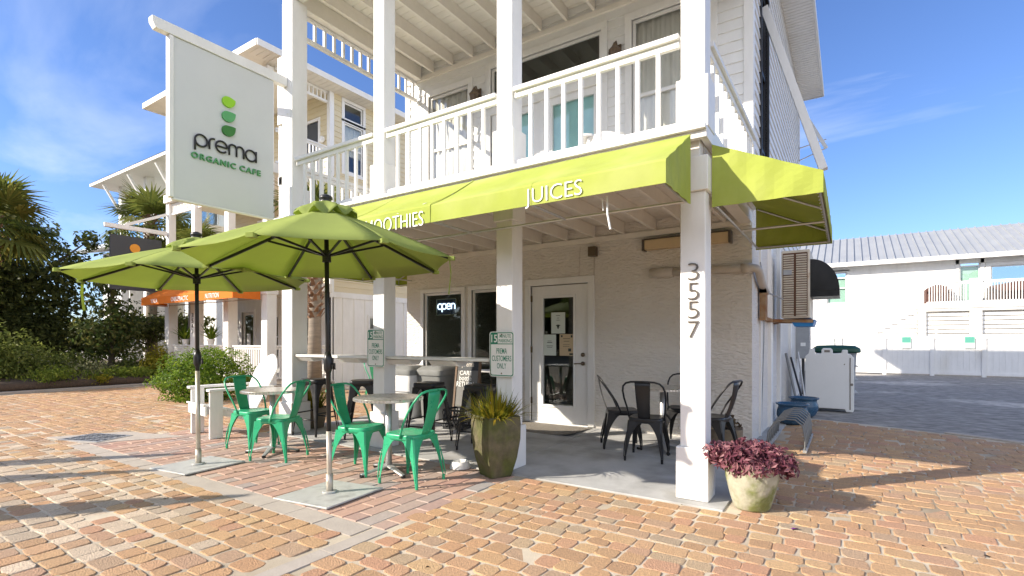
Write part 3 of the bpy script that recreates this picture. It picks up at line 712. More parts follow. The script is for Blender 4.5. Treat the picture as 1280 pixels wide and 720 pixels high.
# wall fittings under the porch roof
m = MB(); m.box(-2.33,-1.25,YW-.11,YW-.0,2.53,2.665); lf = m.build('porch_light', M['diffuser'], cafe, bevel=.01)
m = MB(); m.box(-2.36,-2.33,YW-.12,YW,2.52,2.675); m.box(-1.25,-1.22,YW-.12,YW,2.52,2.675); m.box(-2.33,-1.25,YW-.115,YW,2.665,2.68); m.build('end_cap', M['numgrey'], lf)
m = MB(); m.box(-3.17,-3.06,YW-.11,YW,2.52,2.66); m.box(-3.155,-3.075,YW-.118,YW-.11,2.545,2.635); m.build('speaker', M['handle'], cafe, bevel=.006)
m = MB(); m.tube([(-3.115,YW-.008,2.52),(-3.115,YW-.008,2.16)],.006,6); m.tube([(-3.34,YW-.008,2.7),(-3.36,YW-.008,2.26)],.004,5); m.build('cable', M['beigepipe'], cafe)
m = MB(); m.tube([(-2.26,YW-.06,2.21),(-1.95,YW-.06,2.205)],.065,12); m.tube([(-1.95,YW-.06,2.205),(-1.0,YW-.06,2.19),(-.95,YW-.03,2.185),(-.93,YW+.06,2.17),(-.93,YW+.3,2.05),(-.94,YW+.8,1.95)],.05,12); m.tube([(-1.1,YW-.06,2.192),(-1.0,YW-.06,2.19)],.06,12)
m.build('conduit_cover', M['beigepipe'], cafe, smooth=True)
m = MB(); m.tube([(-.94,YW+.3,2.3),(-.92,YW+.5,2.0),(-.95,YW+.7,1.3),(-.985,YW+.72,.1)],.007,6); m.tube([(-.96,YW+.02,2.2),(-.93,YW+.7,1.95),(-.8,YW+1.5,1.9)],.012,6); m.build('cable', M['grey'], cafe)
# drink ledge between the columns
m = MB(); m.box(-6.42,-4.835,YF+.02,YF+.27,1.068,1.10); m.box(-4.635,-3.0,YF+.02,YF+.27,1.073,1.105); lg = m.build('drink_ledge', M['white'], cafe, bevel=.006)
for x in (-6.3,-5.35,-4.45,-3.75): 
    m = MB(); m.prism([(YF+.03,1.067),(YF+.26,1.067),(YF+.20,1.01),(YF+.09,1.01)], lambda u,v,d:(x+d,u,v),-.2,.2); m.build('ledge_bracket', M['white'], lg)
m = MB(); m.tube([(-1.52,3.62,2.38),(-1.515,3.615,2.25),(-1.49,3.61,2.13)],.008,5); m.tube([(-1.56,3.62,2.38),(-1.55,3.615,2.28)],.004,5); m.build('awning_cord', M['txtwhite'], fa)
# ------------------------------------------------------------------ hanging cafe sign
XS = -6.58
sg = thing('projecting_sign', 'tall white hanging sign board reading prema organic cafe under a white beam', 'sign', (XS,3.4,2.95), 0, world=True)
m = MB(); m.box(XS-.03,XS+.03,2.80,4.04,2.96,4.83); m.build('board', M['signface'], sg, bevel=.004)
m = MB(); m.box(XS-.045,XS+.045,2.755,2.80,2.96,4.83); m.box(XS-.035,XS+.035,2.80,4.04,2.935,2.958); m.build('edge_trim', M['white'], sg, bevel=.003)
m = MB(); m.prism([(2.58,4.90),(2.62,4.835),(4.235,4.835),(4.235,4.96),(2.58,4.96)], lambda u,v,d:(XS+d,u,v), -.05,.05); m.build('beam', M['white'], sg, bevel=.006)
m = MB(); m.bar((XS+.05,3.2,4.90),(-5.5,4.2,4.90),.07,.09) if False else m.bar((XS-.05,3.25,4.90),(-7.45,3.9,4.90),.07,.09); m.build('side_brace', M['white'], sg, bevel=.005)
m = MB(); m.box(XS-.20,XS+.11,4.24,4.262,4.35,5.30); m.box(XS-.20,XS-.137,4.262,4.5,3.15,5.0); m.box(XS-.22,XS-.137,4.262,4.42,3.5,3.62)
for z in (4.45,4.7,4.95,5.2): m.box(XS-.1,XS-.08,4.232,4.24,z,z+.02); m.box(XS+.03,XS+.05,4.232,4.24,z,z+.02)
m.build('mounting_plate', M['white'], sg, bevel=.004)
XF = XS+.03
def leaf(zc, w, h, mt, tip, bl):
    P = []
    for i in range(25):                                                 # rounded left half, from the top over the left to the bottom
        a = math.pi/2+math.pi*i/24; x = math.cos(a); y = math.sin(a); e = 2.5
        k = bl if y < 0 else 1
        P.append((math.copysign(abs(x)**(2/e),x), math.copysign(abs(y)**(2/e),y)*k+(0 if k == 1 else 0)))
    for i in range(1,13):                                               # belly of the leaf up to its pointed tip
        t = i/12; q = lambda a,b,c: (1-t)**2*a+2*t*(1-t)*b+t*t*c
        P.append((q(0,.92,1), q(-bl,-.85*bl,tip)))
    for i in range(1,6):
        t = i/6; P.append((1-t, tip+(1-tip)*t+.06*math.sin(math.pi*t)))
    q = MB(); q.prism([(3.43+u*w/2,zc+v*h/2) for u,v in P], lambda u,v,d:(XF+d,u,v), .0,.03); q.build('leaf_emblem', M[mt], sg)
leaf(4.30,.16,.13,'leaf1',.62,1.0); leaf(4.115,.165,.13,'leaf2',.88,1.0); leaf(3.935,.165,.13,'leaf3',.95,1.0)
def prema():
    b = MB(); r = .0115; X0 = XF+.018; xh = .14; zb = 3.64; W = .135; rad = xh/2
    P = lambda y,z: (X0,y,zb+z)
    def arc(cy,cz,rr,a0,a1,n=16,ry=None): return [P(cy+(ry or rr)*math.cos(R(a0+(a1-a0)*i/n)), cz+rr*math.sin(R(a0+(a1-a0)*i/n))) for i in range(n+1)]
    y = 3.03
    b.tube([P(y,-.058),P(y,rad)],r,8); b.tube(arc(y+rad,rad,rad,0,360,24),r,8,False); y += xh+.026
    b.tube([P(y,0),P(y,rad+.03)],r,8); b.tube(arc(y+.05,rad+.018,.05,180,75,8),r,8); y += .070
    b.tube([P(y+.012,rad),P(y+xh-.004,rad)],r,8); b.tube(arc(y+rad+.006,rad,rad,0,318,22),r,8); y += xh+.03
    b.tube([P(y,0),P(y,xh-.02)],r,8); q = .046
    for k in range(2): b.tube([P(y+2*q*k,xh-q)]+arc(y+2*q*k+q,xh-q,q,180,0,10)+[P(y+2*q*(k+1),0)],r,8)
    y += 4*q+.026
    b.tube(arc(y+rad,rad,rad,0,360,24),r,8,False); b.tube([P(y+xh,0),P(y+xh,xh)],r,8)
    return b
prema().build('lettering', M['txtblack'], sg, smooth=True)
text('lettering','ORGANIC',.53,.072,(XF+.012,3.255,3.515),(0,1,0),(0,0,1),M['txtgreen'],sg,.024,.016,1.22); text('lettering','CAFE',.28,.072,(XF+.012,3.71,3.515),(0,1,0),(0,0,1),M['txtgreen'],sg,.024,.016,1.22)

# ------------------------------------------------------------------ parking signs on the columns
def parking_sign(x, label):
    t = thing('parking_sign', label, 'sign', (x,YF-.03,.93), 0, 'fifteen minute parking signs')
    def rr(w,h,r,y0,y1):
        P = []
        for cx,cz,a in ((w/2-r,h/2-r,0),(-w/2+r,h/2-r,90),(-w/2+r,-h/2+r,180),(w/2-r,-h/2+r,270)):
            for i in range(6): P.append((cx+r*math.cos(R(a+i*18)), cz+r*math.sin(R(a+i*18))))
        q = MB(); q.prism(P, lambda u,v,d:(u,d,v+.228), y0, y1); return q
    rr(.30,.456,.03,.0,.018).build('plate', M['signwhite'], t, bevel=.002)
    rr(.282,.438,.026,-.0008,.0004).build('green_border', M['signgreen'], t); rr(.262,.418,.02,-.0016,-.0006).build('field', M['signwhite'], t)
    q = MB(); q.box(-.131,-.047,-.0026,-.0014,.335,.437); q.box(-.131,.131,-.0026,-.0014,.327,.335); q.build('green_panel', M['signgreen'], t)
    text('numeral','15',.072,.078,(-.089,-.003,.385),(1,0,0),(0,0,1),M['signwhite'],t,.002,.012)
    text('lettering','MINUTE\nPARKING',.155,.082,(.044,-.002,.386),(1,0,0),(0,0,1),M['signgreen'],t,.0012,.004)
    text('lettering','PREMA\nCUSTOMERS\nONLY',.235,.205,(0,-.002,.185),(1,0,0),(0,0,1),M['signgreen'],t,.0012,.004)
    q = MB(); 
    for z in (.035,.425): q.tube([(0,-.004,z),(0,.001,z)],.008,8)
    q.build('bolt', M['handle'], t)
    return t
p1 = parking_sign(-2.905, 'fifteen minute parking sign on the column behind the square mossy planter')
p2_ = dup(p1, (-4.74,YF-.03,.975), 0, 'fifteen minute parking sign on the column left of the rubbish bins')

# ------------------------------------------------------------------ metal chairs and stools
def sq(e):
    def f(a):
        x = math.cos(a); y = math.sin(a)
        return (math.copysign(abs(x)**(2/e),x), math.copysign(abs(y)**(2/e),y))
    return f
def sheet_leg(sx, sy, top, foot, zt, za, w0, halfx, halfy, th=.004, growth=.05):
    """pressed sheet leg: an angle that flares into the arch under the seat"""
    P = []; zs = [0,.04,.12,.2,.28] if zt < .5 else [0,.05,.2,.35,.5,.58]
    zs = [z for z in zs if z < za-.01]; n = 9
    zs += [za+(zt-za)*(1-math.cos(math.pi/2*i/n)) for i in range(n+1)]
    for z in zs:
        t = z/zt; c = Vector((sx*(foot[0]+(top[0]-foot[0])*t), sy*(foot[1]+(top[1]-foot[1])*t), z))
        k = 0 if z <= za else 1-math.sqrt(max(0,1-((z-za)/(zt-za))**2))
        wl = w0+growth*min(1,t*1.15)**1.2
        wx = wl+(abs(c.x)-wl)*k; wy = wl+(abs(c.y)-wl)*k; r = .012
        P.append([c+Vector((-sx*wx,0,0)), c+Vector((-sx*wx*.5,0,0)) if wx > .04 else c+Vector((-sx*wx*.6,0,0)), c+Vector((-sx*r,0,0)), c+Vector((0,-sy*r,0)), c+Vector((0,-sy*wy*.5,0)) if wy > .04 else c+Vector((0,-sy*wy*.6,0)), c+Vector((0,-sy*wy,0))])
    m = MB(); m.sheet(P if sx*sy > 0 else P[::-1], th)
    f = Vector((sx*foot[0]-sx*.012, sy*foot[1]-sy*.012, 0)); m.tube([f+V(0,0,.001), f+V(0,0,.05)], [.013,.015], 8)
    # pressed rib down the outer corner
    a = Vector((sx*foot[0],sy*foot[1],.05)); b2 = Vector((sx*(foot[0]*.25+top[0]*.75), sy*(foot[1]*.25+top[1]*.75), zt*.72)); m.tube([a,(a+b2)/2+V(sx*.004,sy*.004,0),b2],[.004,.009,.004],6)
    return m
def metal_chair(label, mt, group, loc, rz):
    t = thing('metal_chair', label, 'chair', loc, rz, group)
    s = MB(); s.rings([(.165,.40),(.178,.40),(.180,.425),(.181,.445),(.176,.455),(.165,.456),(.10,.449),(.02,.447)], sq(5), 40)
    s.rings([(.16,.43),(.01,.43)], sq(5), 24); s.build('seat', mt, t, smooth=True)
    for sx,sy in ((1,1),(-1,1),(1,-1),(-1,-1)):
        sheet_leg(sx,sy,(.176,.176),(.205,.215 if sy>0 else .24),.425,.22,.016,.18,.18).build('leg', mt, t, smooth=False)
    b = MB(); P = []
    for i in range(10):
        u = i/9; z = .44+.405*u; y = -.165-.11*u-.018*math.sin(u*3.1); w = .062+.02*u
        P.append([(w*q,y+.010*(q*q)-.01,z) for q in (-1,-.92,-.5,0,.5,.92,1)])
    b.sheet(P,.003); b.build('backrest', mt, t, smooth=True)
    f = MB(); half = [(.186,-.03,.425),(.192,-.045,.47),(.205,-.085,.56),(.220,-.15,.66),(.222,-.21,.745),(.208,-.25,.80),(.175,-.272,.835),(.12,-.283,.85),(.05,-.287,.853),(0,-.288,.854)]
    f.tube(half + [(-x,y,z) for x,y,z in half[-2::-1]], .0105, 8); f.build('back_frame', mt, t, smooth=True)
    return t
def bar_stool(label, loc, rz, h=.76):
    t = thing('bar_stool', label, 'stool', loc, rz, 'black metal bar stools'); mt = M['black']
    s = MB(); s.rings([(.148,h-.075),(.155,h-.075),(.157,h-.012),(.150,h-.002),(.14,h),(.05,h-.004),(.03,h-.004)], sq(6), 36); s.rings([(.145,h-.03),(.03,h-.03)], sq(6), 24); s.build('seat', mt, t, smooth=True)
    for sx,sy in ((1,1),(-1,1),(1,-1),(-1,-1)):
        sheet_leg(sx,sy,(.153,.153),(.215,.215),h-.06,h-.30,.02,.15,.15).build('leg', mt, t)
    f = MB(); k = .215-(.062)*(.22/(h-.06))-.012; k2 = .215-.062*(.30/(h-.06))-.012
    f.tube([(-k,k,.22),(k,k,.22)],.009,6); f.tube([(-k,-k,.22),(k,-k,.22)],.009,6); f.tube([(k2,-k2,.30),(k2,k2,.30)],.009,6); f.tube([(-k2,-k2,.30),(-k2,k2,.30)],.009,6)
    f.build('footrest', mt, t, smooth=True)
    return t
def face(x,y,tx,ty,extra=0): return math.atan2(ty-y,tx-x)-math.pi/2+R(extra)   # local +Y looks at the target
T1 = (-5.56,3.42); T2 = (-3.77,3.53); T3 = (-1.83,6.02)
GG = 'green chairs at the bistro tables'
g1 = metal_chair('green metal chair nearest the white lounge chair, turned to the camera', M['greenpaint'], GG, (-6.02,3.46,0), R(-85))
def cp(src,label,x,y,rz,z=0,group=None): return dup(src,(x,y,z),rz,label,group)
cp(g1,'green metal chair between the two parasol poles, its back turned to the right',-5.25,3.30,R(112))
cp(g1,'green metal chair just right of the tall black parasol pole, turned to the camera',-4.05,3.43,R(-78))
cp(g1,'green metal chair nearest the bowl and the mossy planter, back turned to the right',-3.37,3.43,R(94))
cp(g1,'green metal chair in the side alley, half hidden by the left parking sign',-8.35,7.55,R(-100),0,'green chairs in the alley')
cp(g1,'green metal chair in the side alley in front of the rubbish bins',-7.25,7.65,R(150),0,'green chairs in the alley')
BG = 'black chairs round the porch table'
b1 = metal_chair('black metal chair with its back to the street at the porch table', M['black'], BG, (-1.84,5.50,.008), R(8))
cp(b1,'black metal chair on the door side of the porch table',-2.30,5.93,R(-62),.008)
cp(b1,'black metal chair behind the porch table, facing the street',-1.72,6.50,R(185),.008)
cp(b1,'black metal chair half hidden behind the numbered column',-1.27,5.95,R(80),.008)
bar_stool('black bar stool just left of the mossy planter, under the drink ledge',(-3.68,4.90,.008),R(12))
bar_stool('black bar stool in front of the two rubbish bins',(-4.42,4.82,.008),R(8))
bar_stool('black bar stool half hidden behind the tall black parasol pole',(-6.13,4.40,.008),R(10))
# ------------------------------------------------------------------ tables
def bistro(label, x, y, z0, rad, h, rz, group):
    t = thing('bistro_table', label, 'table', (x,y,z0), rz, group)
    m = MB(); m.rings([(rad-.01,h-.032),(rad,h-.028),(rad,h-.006),(rad-.004,h-.001),(rad-.02,h-.003),(.01,h-.003)], n=56); 
    for i in range(56):
        a = 2*math.pi*i/56; m.tube([((rad+.001)*math.cos(a),(rad+.001)*math.sin(a),h-.029),((rad+.001)*math.cos(a),(rad+.001)*math.sin(a),h-.006)],.006,5)
    m.build('table_top', M['steel'], t)
    m = MB(); m.tube([(0,0,.05),(0,0,h-.03)],.032,16); m.tube([(0,0,h-.05),(0,0,h-.03)],.09,12); m.build('column', M['alu'], t, smooth=True)
    for k in range(4):
        a = math.pi/2*k; d = V(math.cos(a),math.sin(a),0); q = V(-d.y,d.x,0)
        m = MB(); m.sheet([[d*r-q*w+V(0,0,zz-.012), d*r-q*w*.6+V(0,0,zz), d*r+q*w*.6+V(0,0,zz), d*r+q*w+V(0,0,zz-.012)] for r,w,zz in ((.0,.04,.085),(.10,.035,.07),(.22,.026,.045),(.29,.022,.033))],.014)
        f = m.build('foot', M['alu'], t, bevel=.003); m = MB(); m.tube([d*.28+V(0,0,.001),d*.28+V(0,0,.028)],.022,10); m.build('foot_pad', M['black'], f)
    return t
bistro('round steel bistro table between the two green chairs by the white lounge chair',*T1,0,.33,.73,R(40),'steel bistro tables')
bistro('round steel bistro table between the two green chairs by the mossy planter',*T2,0,.33,.745,R(75),'steel bistro tables')
bistro('round steel table on the porch among black chairs',*T3,.008,.33,.74,R(30),'steel bistro tables')
bar_stool('black bar stool between the tall black parasol pole and the left parking sign',(-5.42,4.62,.008),R(42))

# ------------------------------------------------------------------ parasols
def parasol(label, loc, rad, zap, zed, off, lean, silver, group='lime parasols over the bistro sets', axis=(1,0)):
    t = thing('patio_umbrella', label, 'umbrella', loc, 0, group)
    t.rotation_euler = (R(lean[0]), R(lean[1]), 0)
    prof = [(.02,1.0),(.15,.9),(.32,.745),(.5,.57),(.68,.38),(.85,.19),(1.0,0)]
    m = MB(); corner = lambda k,r: V(r*rad*math.cos(off+k*math.pi/4), r*rad*math.sin(off+k*math.pi/4), 0)
    for k in range(8):
        P = []
        for (r,zt) in prof:
            row = []
            for j in range(7):
                s = j/6; p = corner(k,r).lerp(corner(k+1,r),s); sag = -.022*math.sin(math.pi*s)*r*math.sin(math.pi*min(1,r*.85)) 
                edge = 1-.035*math.sin(math.pi*s)*r
                row.append((p.x*edge,p.y*edge,zed+(zap-zed)*zt+sag+.004*math.sin(9*r+k*2)*math.sin(s*math.pi)))
            P.append(row)
        m.sheet(P,.002)
    cn = m.build('canopy', M['lime2'], t, smooth=True)
    m = MB(); z0 = zap+.045
    for k in range(8):
        P = []
        for r,z in ((.03,.035),(.12,.0),(.22,-.055),(.265,-.085)):
            row = []
            for j in range(7):
                s = j/6; a = corner(k,1).lerp(corner(k+1,1),s).normalized()
                row.append(V(0,0,z0+z+(r>.2)*(.03*math.sin(s*math.pi*2+k*1.3)-.02*math.sin(math.pi*s)+.012*math.sin(k*2.1))) + a*r*(rad/1.08)*(1-.05*math.sin(math.pi*s)))
            P.append(row)
        m.sheet(P,.002)
    m.build('vent_cap', M['lime2'], cn, smooth=True)
    for k in range(8):
        m = MB(); p = corner(k,1); m.obox((p.x*.985,p.y*.985,zed-.006),(.05,.05,.03),Matrix.Rotation(off+k*math.pi/4,3,'Z')); m.build('corner_pocket', M['lime2'], cn)
    m = MB(); m.rings([(.016,.03),(.05,.035),(.055,.05),(.04,.065),(.055,.075),(.05,.10),(.02,.115)], n=14, c=(0,0,zap+.02)); m.build('finial', M['black'], t, smooth=True)
    m = MB(); m.tube([(0,0,silver),(0,0,zap+.04)],.019,12); m.tube([(0,0,1.02),(0,0,1.06),(0,0,1.14),(0,0,1.20)],[.022,.037,.037,.022],12); m.tube([(0,0,1.10),(.06,.02,1.10),(.06,.02,1.05)],.009,6); m.build('upper_pole', M['black'], t, smooth=True)
    m = MB(); m.tube([(0,0,.012),(0,0,silver+.03)],.022,14); m.tube([(0,0,.01),(0,0,.17)],.029,14); m.build('lower_pole', M['poletan'], t, smooth=True)
    m = MB(); zh = zap-.53*(zap-zed)-.16; m.tube([(0,0,zh-.05),(0,0,zh+.05)],.036,12); m.build('hub', M['black'], t); m = MB(); m.tube([(0,0,zap-.05),(0,0,zap-.0)],.034,12); m.build('top_hub', M['black'], t)
    for k in range(8):
        a = corner(k,1); top = V(0,0,zap-.03); e = V(a.x*.985,a.y*.985,zed-.012); mid = top.lerp(e,.48)
        m = MB(); m.bar(top,e,.016,.022); r_ = m.build('rib', M['black'], t)
        m = MB(); m.bar(V(0,0,zh),mid-V(0,0,.012),.013,.018); m.build('strut', M['black'], r_)
    m = MB(); a = corner(axis[0],.97); q = V(-a.y,a.x,0).normalized()*.02
    m.sheet([[a-q+V(0,0,zed-.01),a+q+V(0,0,zed-.01)],[a*1.01-q+V(0,0,zed-.14),a*1.01+q+V(0,0,zed-.12)],[a*.99-q+V(0,0,zed-.30),a*.99+q+V(0,0,zed-.31)]],.002); m.build('tie_strap', M['lime2'], cn)
    m = MB(); m.box(-.31,.31,-.31,.31,.0,.014); m.tube([(0,0,.014),(0,0,.03)],.06,16); pl = m.build('base_plate', M['plate'], t, bevel=.003)
    pl.rotation_euler = (0,0,R(5))
    return t
parasol('lime green parasol nearest the camera, standing over the right bistro set', (-3.655,2.76,.0), 1.09, 2.40, 1.965, R(28.3), (0,-1.15), .50, axis=(0,))
parasol('lime green parasol on the left, beside the drain grate and the lounge chair', (-5.62,2.64,.0), 1.12, 2.29, 1.92, R(40), (0,-1.1), .95, axis=(4,))
parasol('lime green parasol in the side alley, only its tip showing beside the cafe corner', (-8.05,9.7,.0), 1.08, 2.45, 1.86, R(15), (0,0), .5, axis=(0,))

# ------------------------------------------------------------------ planters, bowl, mat
pt = thing('square_planter', 'tall tapering mossy square planter full of yellow green strap leaves', 'planter', (-2.83,4.02,0), R(0))
m = MB(); m.rings([(.155,0),(.165,.02),(.215,.18),(.248,.36),(.252,.5),(.245,.58),(.215,.58),(.205,.53),(.01,.53)], lambda a:(math.cos(a),math.sin(a)), 4); pp = m.build('pot', M['greenpot'], pt, bevel=.012); pp.rotation_euler=(0,0,R(-70))
blades('strap_leaves', M['l_agave'], 420, (0,0,.53), .36, 1.0, .017, pt, 4, .45, .17)
m = MB(); m.tube([(.02,-.05,.55),(.0,-.06,.85),(-.03,-.07,1.14)],.0025,4); m.build('stalk', M['l_dry'], pt)
pu = thing('round_planter', 'round mossy pot overflowing with purple leaves beside the numbered column', 'planter', (-.625,4.34,0), 0); pu.scale = (.80,.80,.88)
m = MB(); m.rings([(.155,0),(.165,.015),(.20,.12),(.235,.26),(.245,.36),(.235,.40),(.21,.405),(.205,.36),(.01,.36)], n=40); m.build('pot', M['mosspot'], pu, smooth=True)
leafcloud('purple_foliage', M['l_purple'], [(0,0,.43,.32,.32,.13,1000),(-.24,-.08,.46,.20,.18,.10,520),(-.38,-.04,.42,.10,.12,.08,120),(.19,.02,.43,.18,.18,.12,380),(.0,-.17,.38,.24,.12,.09,420),(.02,.1,.5,.22,.2,.08,300),(-.3,.02,.44,.12,.12,.07,140),(.31,.05,.36,.09,.1,.08,110)], .068, pu, 2.6, 9, .15, .35)
m = MB(); m.add([(-.33,3.97,.004),(-.29,3.98,.02),(-.28,4.02,.006),(-.32,4.01,.005)],[(0,1,2,3)]); tag(m.build('fallen_petal', M['l_purple'] if False else mat('violet_petal',(.22,.02,.30),.6)),'single violet petal lying on the bricks right of the purple planter','petal')
tr = thing('stone_trough', 'low brown stone trough of withered plants behind the numbered column', 'planter', (-1.22,6.45,.008), R(8))
m = MB(); m.rings([(.17,0),(.19,.02),(.20,.25),(.19,.26),(.17,.25),(.01,.22)], sq(5), 32); m.build('pot', M['stonepot'], tr, smooth=False)
leafcloud('withered_plant', M['l_dry'], [(0,0,.30,.17,.15,.07,260),(.06,.0,.36,.07,.06,.08,90)], .045, tr, 2, 4, .2)
bw = thing('pet_bowl', 'white dog bowl on the ground left of the mossy square planter', 'bowl', (-3.30,4.06,0), R(15))
m = MB(); m.rings([(.105,0),(.108,.008),(.085,.065),(.082,.072),(.078,.072),(.06,.03),(.01,.028)], n=36); m.build('dish', M['signwhite'], bw, smooth=True)
m = MB(); m.rings([(.058,.0315),(.01,.0315)], n=24, capb=False); m.build('water', M['glass2'], bw)
dm = MB(); P = []
for i in range(15):
    P.append([(-4.42+1.30*i/14+.01*math.sin(j), 6.12+.74*j/7+.006*math.sin(i), .014+.001*math.sin(i*2+j)+(.03*max(0,(i-10)/4)**2*(1-j/7))) for j in range(8)])
dm.sheet(P,.006); tag(dm.build('doormat', M['mat']), 'worn grey doormat in front of the glass door', 'doormat')

# ------------------------------------------------------------------ white lounge chairs
def lounge(label, loc, rz, s=1.0, group='white slatted lounge chairs'):
    t = thing('lounge_chair', label, 'lounge chair', loc, rz, group); mt = M['whitewood']
    for sx in (1,-1):
        m = MB(); x = sx*.27*s
        m.prism([(.42*s,.02),(.42*s,.36*s),(.30*s,.37*s),(-.1*s,.24*s),(-.55*s,.0),(-.42*s,.0),(.0,.17*s),(.33*s,.27*s),(.36*s,.02)], lambda u,v,d:(x+d,u,v),-.018*s,.018*s) if False else None
        m.sheet([[(x,.44*s,.30*s),(x,.44*s,.40*s)],[(x,.2*s,.25*s),(x,.2*s,.36*s)],[(x,-.2*s,.12*s),(x,-.2*s,.23*s)],[(x,-.6*s,-.0),(x,-.55*s,.10*s)]],.03*s); m.build('side_rail', mt, t, bevel=.003)
        m = MB(); xl = sx*.31*s; m.box(xl-.02*s,xl+.02*s,.27*s,.42*s,0,.58*s); m.build('front_leg', mt, t, bevel=.006)
        m = MB(); 
        P = [(.41*s,.255*s),(.445*s,.275*s),(.455*s,.33*s),(.445*s,.385*s),(.41*s,.405*s),(.0,.40*s),(-.34*s,.36*s),(-.34*s,.30*s),(.0,.29*s)]
        m.prism(P, lambda u,v,d:(sx*v,u,d), .58*s,.61*s); m.build('armrest', mt, t, bevel=.005)
    m = MB()
    for i in range(7):
        u = i/6; y = .44-.56*u; z = .405-.155*u-.012*math.sin(u*3)
        m.obox((0,y*s,z*s),(.58*s,.082*s,.02*s),Matrix.Rotation(R(14),3,'X'))
    m.box(-.29*s,.29*s,.435*s,.46*s,.28*s,.40*s); m.build('seat', mt, t, bevel=.004)
    m = MB(); rot = Matrix.Rotation(R(25),3,'X')
    for i in range(5):
        u = (i-2); L = .86; w = .108
        m.sheet([[V(q*(.86+.30*k)*w*.485+u*w*(.86+.30*k),0,0)*s + rot @ V(0,0,(L-.035*(u+q*.5)**2)*k*s) + V(0,-.12*s,.23*s) for q in (-1,-.3,.3,1)] for k in (0,.25,.5,.75,.93,1.0)], .018*s)
    m.build('backrest', mt, t, bevel=.003)
    m = MB(); 
    for z,hw in ((.36,.28),(.74,.30)): 
        p = rot @ V(0,-.035*s,(z-.1)*s) + V(0,-.12*s,.23*s); m.obox(p,(hw*2*s,.03*s,.06*s),rot)
    m.build('back_brace', mt, t)
    return t
lounge('large white slatted lounge chair on the bricks by the clipped bush',(-7.25,3.90,0),R(173),1.08)
lounge('white slatted lounge chair on the balcony by the right window, above the word juices',(-2.36,5.75,3.0),R(-150),.98)
lounge('white slatted lounge chair on the balcony beside the left window',(-5.55,6.1,3.0),R(-165),.98)
lp = shrub('potted_shrub','potted yellow green plant behind the left bistro table','potted plant',(-6.62,4.72,.008),[(0,0,.45,.2,.2,.15,10)],.05,3,M['l_yellow'])
blades('strap_leaves', M['l_agave'], 170, (0,0,.28), .48, .8, .02, lp, 14, .3, .12)
m = MB(); m.rings([(.14,0),(.19,.25),(.2,.3),(.18,.3),(.17,.26),(.01,.26)], n=28); m.build('pot', M['stonepot'], lp, smooth=True)
# ------------------------------------------------------------------ clutter along the porch
def bin_(label, x, y, rz, mt, bag, h=.82, lid=None):
    t = thing('rubbish_bin', label, 'bin', (x,y,.008), rz, 'rubbish bins on the porch')
    m = MB(); m.rings([(.19,0),(.2,.02),(.255,h-.03),(.26,h)], sq(7), 32); m.build('body', mt, t, bevel=.004)
    if bag:
        m = MB(); m.rings([(.262,h-.26),(.268,h-.2),(.27,h-.08),(.268,h+.004)], sq(7), 32, capb=False, capt=False); m.build('liner_bag', M['bag'], t, smooth=True)
    m = MB(); m.rings([(.275,h+.005),(.28,h+.03),(.275,h+.09),(.20,h+.15),(.10,h+.16)], sq(7), 32); m.box(-.13,.13,-.272,-.27,h+.03,h+.1); m.build('lid', lid or mt, t, bevel=.006)
    return t
bin_('pale grey rubbish bin with a white liner bag by the cafe corner',-6.2,6.25,R(5),M['signwhite'],True,.71,M['bin'])
bin_('dark grey rubbish bin under the open sign window',-5.70,6.42,R(5),M['bin'],False,.71)
ab = thing('chalkboard_sign','black framed chalkboard easel standing behind the bar stool','sign',(-5.04,6.30,.008),R(8))
tilt = Matrix.Rotation(R(-9),3,'X')
m = MB(); m.obox(tilt@V(0,0,.48),(.40,.025,.96),tilt); m.build('board', M['chalk'], ab, bevel=.004)
m = MB()
for x in (-.21,.21): m.obox(tilt@V(x,-.004,.5),(.032,.04,1.0),tilt)
m.obox(tilt@V(0,-.004,.985),(.39,.04,.035),tilt); m.obox(tilt@V(0,-.004,.1),(.39,.04,.035),tilt); m.bar((-.2,.32,0),(-.18,.13,.85),.03,.03); m.bar((.2,.32,0),(.18,.13,.85),.03,.03); m.build('frame', M['brownwood'], ab)
m = MB(); m.obox(tilt@V(0,-.0155,.89),(.385,.004,.15),tilt); m.build('header', M['chalkdark'], ab)
uy = tilt@V(0,0,1)
for s_,w,h,z,mt in (('prema',.22,.08,.89,'beigepipe'),('CARE',.22,.07,.775,'txtwhite'),('bottle',.22,.075,.69,'txtwhite'),('RETURN',.31,.08,.595,'txtwhite'),('25',.10,.07,.50,'txtwhite')):
    if s_ == '25': continue
    text('lettering', s_, w, h, tilt@V(-.03 if s_ != 'prema' else 0,-.0195,z), (1,0,0), uy, M[mt], ab, .002, .01)
cr = thing('milk_crate','black plastic lattice crate on the porch below the chalkboard','crate',(-4.78,5.85,.008),R(8))
m = MB()
for s in (-1,1):
    for z in (0.0,.12,.26): m.box(-.165,.165,s*.165-.006,s*.165+.006,z,z+.03); m.box(s*.165-.006,s*.165+.006,-.165,.165,z,z+.03)
    for i in range(7):
        x = -.15+.05*i
        m.bar((x-.03,s*.165,.03),(x+.03,s*.165,.26),.008,.008); m.bar((x+.03,s*.165,.03),(x-.03,s*.165,.26),.008,.008)
        m.bar((s*.165,x-.03,.03),(s*.165,x+.03,.26),.008,.008)
m.box(-.16,.16,-.16,.16,0,.01); m.build('crate_body', M['blackplastic'], cr)
fp = thing('flower_pot','pot of pink flowers in the side alley beside the bins','potted plant',(-6.78,6.55,.008),0)
m = MB(); m.rings([(.10,0),(.15,.3),(.155,.32),(.13,.32),(.01,.3)], n=24); m.build('pot', M['greenpot'], fp, smooth=True)
